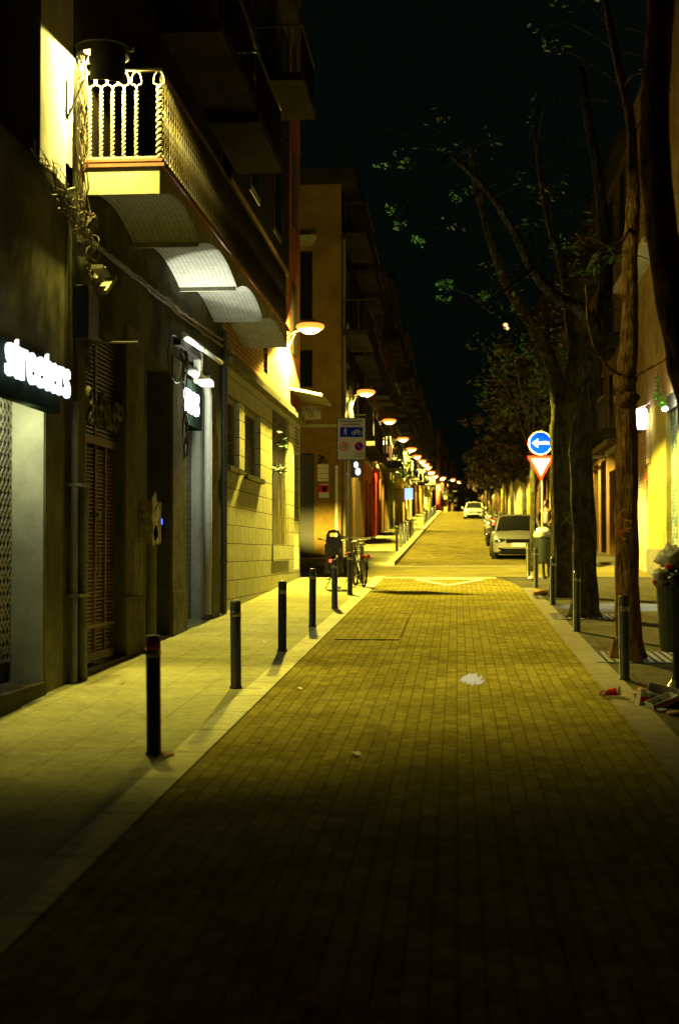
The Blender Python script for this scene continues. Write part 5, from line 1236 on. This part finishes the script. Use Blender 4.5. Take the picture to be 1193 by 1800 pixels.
# ------------------------------------------------------------------ bicycles
def wheel(b, c, r, rt=.022, n=28, axis='X'):
    c = Vector(c); b.tube([c + Vector((0, r*math.cos(2*math.pi*k/n), r*math.sin(2*math.pi*k/n))) for k in range(n+1)], rt, 7, cap=False)
def bicycle(label, x, y, rz, seatchild):
    t_ = thing('bicycle', label, 'bicycle', (x, y, gz(y)), 'bicycles parked at the left kerb', rz)
    R_ = .335
    for yy in (-.52, .52):
        b = MB(); wheel(b, (0,yy,R_), R_-.02); wh = b.build('wheel', M['rubber'], t_, local=True)
        b = MB()
        for k in range(14):
            a = 2*math.pi*k/14; b.tube([(.02*(-1)**k,yy,R_),(0,yy+(R_-.03)*math.cos(a),R_+(R_-.03)*math.sin(a))], .0025, 3, cap=False)
        b.build('spokes', M['band'], wh, local=True)
        b = MB(); b.grid([[( -.03,yy+(R_+.03)*math.cos(a),R_+(R_+.03)*math.sin(a)),(.03,yy+(R_+.03)*math.cos(a),R_+(R_+.03)*math.sin(a))] for a in [R(20+15*k) for k in range(11)]]); b.build('mudguard', M['plastic'], t_, local=True)
    b = MB(); bb = (0,-.08,.29); st = (0,-.22,.80); ht = (0,.36,.84); hb = (0,.40,.66)
    for p, q in ((bb,st),(st,ht),(bb,hb),(ht,hb)): b.tube([p,q], .018, 8)
    for s in (-1,1):
        b.tube([bb,(s*.05,-.52,R_)], .010, 6); b.tube([(0,-.2,.72),(s*.05,-.52,R_)], .009, 6); b.tube([hb,(s*.05,.52,R_)], .012, 6)
    b.build('frame', M['iron'], t_, local=True)
    b = MB(); b.tube([ht,(0,.34,1.0)], .014, 6); b.tube([(-.30,.22,1.05),(-.2,.28,1.03),(0,.34,1.02),(.2,.28,1.03),(.30,.22,1.05)], .012, 6); b.build('handlebar', M['band'], t_, local=True)
    b = MB()
    for s in (-1,1): b.tube([(s*.30,.22,1.05),(s*.36,.12,1.06)], .018, 8)
    b.build('grip', M['rubber'], t_, local=True)
    b = MB(); b.tube([st,(0,-.24,.90)], .014, 6); b.blob((0,-.26,.93), .085,.13,.035, amp=.05); b.build('saddle', M['plastic'], t_, local=True)
    b = MB(); b.tube([(-.14,-.08,.20),(-.06,-.08,.24),(.06,-.08,.34),(.14,-.08,.38)], .010, 6); b.box(-.19,-.10,-.11,-.05,.185,.205); b.box(.10,.19,-.11,-.05,.37,.39); b.build('pedal', M['plastic'], t_, local=True)
    b = MB(); b.tube([(-.03,-.35,.3),(-.18,-.38,.01),(-.20,-.34,.005)], .010, 6); b.build('kickstand', M['iron'], t_, local=True)
    b = MB()
    for s in (-1,1): b.box(s*.06-.006, s*.06+.006, -.80,-.25,.70,.712); b.tube([(s*.06,-.7,.70),(s*.05,-.52,R_)], .006, 5)
    for k in range(5): b.box(-.06,.06,-.78+k*.11,-.77+k*.11,.70,.712)
    b.build('rack', M['iron'], t_, local=True)
    b = MB()
    for s in (-.045, .045): b.blob((s,-.83,.60 if seatchild else .66), .042,.02,.034, amp=0)
    b.build('tail_light', M['redled'] if seatchild else M['red'], t_, local=True)
    if seatchild:
        b = MB()                                           # child seat shell: tall rounded back with a slot
        out_ = [(-.12,.0),(-.165,.25),(-.15,.42),(-.10,.51),(0,.54),(.10,.51),(.15,.42),(.165,.25),(.12,.0)]
        inn = [(-.05,.0),(-.07,.38),(-.09,.42),(-.06,.455),(0,.465),(.06,.455),(.09,.42),(.07,.38),(.05,.0)]
        for k in range(len(out_)-1):
            if k in (0,7): pts = [out_[k], out_[k+1], inn[k+1], inn[k]]
            else: pts = [out_[k], out_[k+1], inn[k+1], inn[k]]
            b.prism(pts, (0,-.62,.72), (1,0,0), (0,.1,1), (0,1,0), .05)
        b.prism([(-.05,0),(.05,0),(.07,.38),(-.07,.38)], (0,-.62,.72), (1,0,0), (0,.1,1), (0,1,0), .05)
        b.box(-.16,.16,-.60,-.28,.72,.77)
        for s in (-1,1):
            b.box(s*.165-.02, s*.165+.02, -.60,-.32,.74,.95); b.box(s*.15-.035, s*.15+.035, -.42,-.28,.38,.74); b.box(s*.15-.045,s*.15+.045,-.44,-.22,.34,.38)
        b.build('child_seat', M['plastic'], t_, local=True, bevel=.008)
        b = MB(); b.tube([(-.09,-.63,.86),(0,-.68,.70),(.09,-.63,.86)], .006, 5); b.tube([(-.13,-.635,.98),(-.05,-.64,.90),(.05,-.64,.90),(.13,-.635,.98)], .004, 5); b.build('strap', M['pipe'], t_, local=True)
    return t_
bicycle('parked bicycle with a black child seat and a glowing red tail light', -2.58, 30.2, R(2), True)
bicycle('second bicycle with pale handlebars parked right of the child seat bicycle', -2.10, 30.9, R(14), False)
bicycle('third bicycle leaning behind the other two at the left kerb', -2.28, 32.6, R(-8), False)

# ------------------------------------------------------------------ vehicles
def car(label, x, y, paint, s=1.0, face=-1, plate=''):
    "body is symmetric about x, nose at -Y"
    t_ = thing('parked_car', label, 'car', (x, y, gz(y)), 'vehicles parked along the right kerb')
    secs = [(0.00,.62,.32,.60),(.06,.76,.24,.68),(.20,.83,.20,.74),(.55,.85,.18,.86),(.95,.86,.18,.92),(1.6,.87,.18,.95),(2.4,.87,.18,.97),(3.2,.86,.18,.98),(3.7,.82,.22,.95),(3.86,.74,.30,.85)]
    def ring(yy, hw, z0, z1, crown=.03):
        return [(-hw*.94,yy,z0),(-hw,yy,z0+.12),(-hw,yy,(z0+z1)/2+.08),(-hw*.95,yy,z1-.06),(-hw*.80,yy,z1),(0,yy,z1+crown),(hw*.80,yy,z1),(hw*.95,yy,z1-.06),(hw,yy,(z0+z1)/2+.08),(hw,yy,z0+.12),(hw*.94,yy,z0),(-hw*.94,yy,z0)]
    b = MB(); b.grid([ring(*q) for q in secs])
    for q, rev in ((secs[0],False),(secs[-1],True)):
        rr_ = ring(*q)[:-1]; b.add(rr_, [tuple(range(len(rr_)))])
    b.build('body', paint, t_, smooth=True, local=True, bevel=0)
    g_ = [(.95,.72,.92,.93),(1.55,.66,.94,1.40),(2.0,.62,.95,1.46),(2.8,.62,.95,1.46),(3.35,.64,.95,1.38),(3.75,.70,.93,.98)]
    def gr(yy, hw, z0, z1):
        k = max(0, min(1, (z1-.93)/.5)); top = hw*(1-.10*k)
        return [(-hw-.06*k,yy,z0),(-top,yy,z1-.05*k),(-top*.85,yy,z1),(0,yy,z1+.025*k),(top*.85,yy,z1),(top,yy,z1-.05*k),(hw+.06*k,yy,z0)]
    b = MB(); b.grid([gr(*q) for q in g_]); gh = b.build('glasshouse', M['glass'], t_, smooth=True, local=True)
    b = MB(); b.grid([[(px_*1.01,py_,pz_+.012) for px_,py_,pz_ in gr(*q)[1:6]] for q in g_[1:5]]); b.build('roof', paint, t_, smooth=True, local=True)
    b = MB()
    for sg in (-1,1):
        for (q0,q1) in ((g_[0],g_[1]),(g_[4],g_[5])):
            a = Vector(gr(*q0)[1 if sg<0 else 5]); c = Vector(gr(*q1)[1 if sg<0 else 5]); b.tube([a,c], .035, 6)
        a = Vector(gr(*g_[2])[0 if sg<0 else 6]); c = Vector(gr(*g_[2])[1 if sg<0 else 5]); b.tube([a+Vector((0,.3,0)),c+Vector((0,.25,0))], .03, 6)
    b.build('pillar', paint, t_, local=True)
    for sg in (-1,1):
        b = MB(); b.blob((sg*.60,.045,.60), .20,.06,.075, amp=0); b.build('headlight', M['glass'], t_, smooth=True, local=True)
        b = MB(); b.blob((sg*.66,.03,.60), .05,.05,.045, amp=0); b.build('headlight_bulb', M['signwhite'], t_, smooth=True, local=True)
        b = MB(); b.box(sg*.60-.09, sg*.60+.09, -.012, .05, .335, .37); b.build('fog_light', M['black'], t_, local=True)
        b = MB(); b.blob((sg*.97,1.15,.98), .09,.05,.065, amp=0); b.tube([(sg*.86,1.15,.94),(sg*.95,1.15,.97)], .02, 6); b.build('wing_mirror', paint, t_, smooth=True, local=True)
        for yy in (.72, 3.08):
            b = MB(); b.lathe([(.16,-.10),(.29,-.10),(.31,-.06),(.31,.06),(.29,.10),(.16,.10)], (sg*.78,yy,.31), 22, m=Matrix.Rotation(R(90),3,'Y')); wh = b.build('wheel', M['rubber'], t_, smooth=True, local=True)
            b = MB(); b.lathe([(.0,.075),(.05,.08),(.17,.09)], (sg*.80,yy,.31), 12, m=Matrix.Rotation(R(90*sg),3,'Y')); b.build('rim', M['band'], wh, local=True)
    MB().box(-.44,.44,-.05,.06,.53,.66).build('grille', M['black'], t_, local=True, bevel=.01)
    MB().box(-.62,.62,-.045,.06,.20,.36).build('lower_grille', M['black'], t_, local=True, bevel=.01)
    MB().box(-.70,.70,-.03,.05,.375,.43).build('bumper', paint, t_, local=True, bevel=.02)
    pt = MB().box(-.26,.26,-.045,-.032,.43,.54).build('number_plate', M['signwhite'], t_, local=True)
    if plate: text('lettering', plate, .095, M['black'], (0,-.048,.485), (1,0,0), (0,0,1), pt, .001, .002, local=True)
    b = MB(); b.tube([(-.45,.93,.955),(.05,.99,1.0)], .008, 4); b.tube([(.1,.93,.955),(.55,1.0,.99)], .008, 4); b.build('wiper', M['black'], t_, local=True)
    MB().box(-.80,.80,.1,3.7,.17,.24).build('underbody', M['black'], t_, local=True)
    return t_
silver = mat('silver_paint', (.15,.15,.135), .35, 2, .08, 0, metal=.2, coat=.6)
cx = onG(866, 987); car('silver hatchback parked facing the camera behind the thin tree', cx.x+.88, cx.y+1.2, silver, plate='6704 DRD')
car('white van like car parked far up on the right, beyond the scooters', onY(828, 900, 118).x+.25, 118, mat('white_car', (.6,.58,.5), .35, 2, .08, 0, coat=.5))
0 and car('dark car parked beyond the motorcycle row', 2.35, 92, mat('dark_car', (.02,.02,.022), .3, 2, .1, 0, coat=.6))
0 and car('pale green car parked behind the silver hatchback', 2.25, 64, mat('green_car', (.10,.13,.10), .35, 2, .1, 0, coat=.5))
def scooter(label, x, y, rz, paint):
    t_ = thing('motor_scooter', label, 'motorcycle', (x, y, gz(y)), 'motorcycles parked along the right kerb', rz)
    for yy in (0.0, 1.25):
        b = MB(); wheel(b, (0,yy,.26), .21, .055, 22); wh = b.build('wheel', M['rubber'], t_, local=True)
        b = MB(); b.lathe([(0,.03),(.16,.03)], (0,yy,.26), 14, m=Matrix.Rotation(R(90),3,'Y')); b.lathe([(0,-.03),(.16,-.03)], (0,yy,.26), 14, m=Matrix.Rotation(R(90),3,'Y')); b.build('rim', M['band'], wh, local=True)
    b = MB(); b.blob((0,.16,.62), .20,.10,.30, 14, 12, .06, 1, 1.5); b.blob((0,.02,.44), .10,.18,.09, 12, 8, .05); b.blob((0,.14,.95), .17,.13,.10, 12, 8, .05); b.build('front_fairing', paint, t_, smooth=True, local=True)
    b = MB(); b.blob((0,1.15,.60), .17,.38,.17, 14, 10, .06); b.box(-.17,.17,.25,.95,.27,.33); b.build('body', paint, t_, smooth=True, local=True)
    b = MB(); b.blob((0,1.05,.80), .15,.38,.065, 14, 8, .04); b.build('saddle', M['cloth_dark'], t_, smooth=True, local=True)
    b = MB(); b.blob((0,.03,.92), .08,.04,.06, amp=0); b.build('headlight', M['signwhite'], t_, smooth=True, local=True)
    b = MB(); b.tube([(-.34,.22,1.02),(-.15,.17,1.04),(.15,.17,1.04),(.34,.22,1.02)], .015, 6); b.build('handlebar', M['iron'], t_, local=True)
    for sg in (-1,1):
        b = MB(); b.tube([(sg*.24,.18,1.03),(sg*.30,.14,1.20)], .007, 5); b.blob((sg*.31,.13,1.23), .07,.015,.045, amp=0); b.build('mirror', M['iron'], t_, local=True)
    b = MB(); b.tube([(0,0,.26),(.0,.14,.5)], .03, 6); b.build('fork', M['iron'], t_, local=True)
    return t_
g = onG(857, 960); scooter('motorcycle with a round pale headlight parked left of the silver hatchback', g.x, g.y, R(-12), M['plastic'])
sc_ = [(1.55, 60.5, 'red_scooter', (.35,.04,.03), 'red scooter parked just behind the first motorcycle'), (1.7, 73, 'x', (.05,.05,.05), 'black scooter in the middle of the far motorcycle row'), (1.8, 79, 'x', (.4,.4,.36), 'white scooter near the end of the far motorcycle row'), (1.8, 86, 'x', (.04,.04,.05), 'farthest dark scooter of the row below the white car')]
for x, y, nm, c, lb in sc_: scooter(lb, x, y, R(random.uniform(-20,20)), mat('scooter_paint', c, .35, 3, .1, 0, coat=.4))

# ------------------------------------------------------------------ person by the far bin
def skin_obj(name, verts, edges, rads, m_, parent, sub=2, root=0):
    me = bpy.data.meshes.new(name); me.from_pydata(verts, edges, []); o = bpy.data.objects.new(name, me); COL.objects.link(o); o.parent = parent
    me.materials.append(m_)
    s_ = o.modifiers.new('skin', 'SKIN'); s_.use_smooth_shade = True
    lay = me.skin_vertices[0].data if me.skin_vertices else None
    if lay is None:
        bmx = __import__('bmesh').new(); bmx.from_mesh(me); bmx.verts.layers.skin.verify(); bmx.to_mesh(me); bmx.free(); lay = me.skin_vertices[0].data
    for i, r_ in enumerate(rads): lay[i].radius = r_ if hasattr(r_, '__len__') else (r_, r_)
    lay[root].use_root = True
    ss_ = o.modifiers.new('sub', 'SUBSURF'); ss_.levels = sub; ss_.render_levels = sub
    return o
def person(label, x, y, rz):
    t_ = thing('person', label, 'person', (x, y, gz(y)+.11), None, rz)
    V = [(0,0,.95),(0,0,1.10),(0,.01,1.28),(0,.01,1.40),(0,.0,1.48),(0,-.01,1.56),
         (-.10,0,.88),(-.11,-.02,.50),(-.11,.02,.10),(-.11,-.10,.04),
         (.10,0,.88),(.13,-.06,.50),(.13,.0,.10),(.14,-.12,.04),
         (-.20,.01,1.40),(-.26,.02,1.14),(-.24,-.12,.94),(-.23,-.16,.86),
         (.20,.01,1.40),(.27,.0,1.14),(.22,-.16,.98),(.20,-.22,.92)]
    E_ = [(0,1),(1,2),(2,3),(3,4),(4,5),(0,6),(6,7),(7,8),(8,9),(0,10),(10,11),(11,12),(12,13),(3,14),(14,15),(15,16),(16,17),(3,18),(18,19),(19,20),(20,21)]
    Rr = [(.15,.11),(.135,.10),(.165,.12),(.14,.09),(.055,.055),(.05,.055),(.09,.09),(.062,.062),(.045,.045),(.04,.03),(.09,.09),(.062,.062),(.045,.045),(.04,.03),(.06,.06),(.045,.045),(.035,.035),(.03,.02),(.06,.06),(.045,.045),(.035,.035),(.03,.02)]
    skin_obj('body', V, E_, Rr, M['skin'], t_)
    b = MB(); b.blob((0,-.02,1.64), .075,.095,.115, 18, 14, .02); b.blob((0,-.118,1.63), .014,.018,.022, 8, 6, 0); b.blob((-.076,-.01,1.63), .012,.02,.03, 8, 6, 0); b.blob((.076,-.01,1.63), .012,.02,.03, 8, 6, 0); b.build('head', M['skin'], t_, smooth=True, local=True)
    b = MB()
    for sg in (-1,1): b.blob((sg*.03,-.105,1.655), .012,.008,.008, 8, 6, 0)
    b.box(-.022,.022,-.112,-.100,1.583,1.590); b.build('face', M['black'], t_, local=True)
    b = MB(); b.blob((0,.012,1.68), .088,.098,.098, 18, 14, .06); b.build('hair', M['cloth_dark'], t_, smooth=True, local=True)
    skin_obj('shirt', [(0,0,.92),(0,0,1.10),(0,.0,1.28),(0,.0,1.41)], [(0,1),(1,2),(2,3)], [(.165,.13),(.155,.12),(.185,.14),(.12,.09)], M['shirt'], t_)
    skin_obj('jacket', [(.12,.03,.92),(.13,.04,1.15),(.12,.04,1.36),(.22,.02,1.40),(.28,.01,1.14),(.23,-.12,1.0),(-.12,.04,1.36),(-.21,.02,1.40),(-.265,.02,1.14),(-.245,-.08,.98),(-.13,.05,1.12),(-.12,.05,.92)],
             [(0,1),(1,2),(2,3),(3,4),(4,5),(2,6),(6,7),(7,8),(8,9),(6,10),(10,11)], [(.085,.11)]*3+[(.075,.075),(.06,.06),(.05,.05)]+[(.07,.10),(.07,.07),(.06,.06),(.05,.05),(.06,.09),(.06,.09)], M['cloth_dark'], t_)
    skin_obj('trousers', V[0:1]+V[6:9]+V[10:13], [(0,1),(1,2),(2,3),(0,4),(4,5),(5,6)], [(.16,.125),(.105,.105),(.078,.078),(.062,.062)]+[(.105,.105),(.078,.078),(.062,.062)], M['cloth_dark'], t_)
    for sg, xx, yy in ((-1,-.11,-.03),(1,.135,-.05)):
        MB().blob((xx,yy,.04), .05,.13,.045, 12, 8, .03).build('shoe', M['plastic'], t_, smooth=True, local=True)
        for k in range(5): 
            hx, hy, hz = (-.23,-.165,.84) if sg < 0 else (.20,-.23,.90)
            q = MB(); a = (k-2)*.013; q.tube([(hx+a,hy,hz),(hx+a*1.2,hy-.015,hz-.03),(hx+a*1.2,hy-.01,hz-.055-.006*(2-abs(k-2)))], [.009,.008,.006], 6); q.build('finger', M['skin'], t_, smooth=True, local=True)
    return t_
pp = onY(959, 900, 50.0); person('standing person in a dark jacket over a pale shirt behind the far bin', pp.x, 50.0, R(-25))

# distant lights among the dark trees
for px, py, Y, lb in ((888,571,140,'small orange window light high in the dark above the trees'), (890,577,140.3,'tiny lower light just below the high orange window')):
    q = onY(px, py, Y); t_ = thing('hillside_lamp', lb, 'lamp', q)
    MB().blob(q, .22,.15,.16, amp=0).build('globe', emis('distant_lamp', (1,.5,.2), 2.5), t_)
    MB().tube([(q.x, Y, q.z-.1), (q.x, Y, gz(Y))], .07, 6).build('mast', M['iron'], t_)
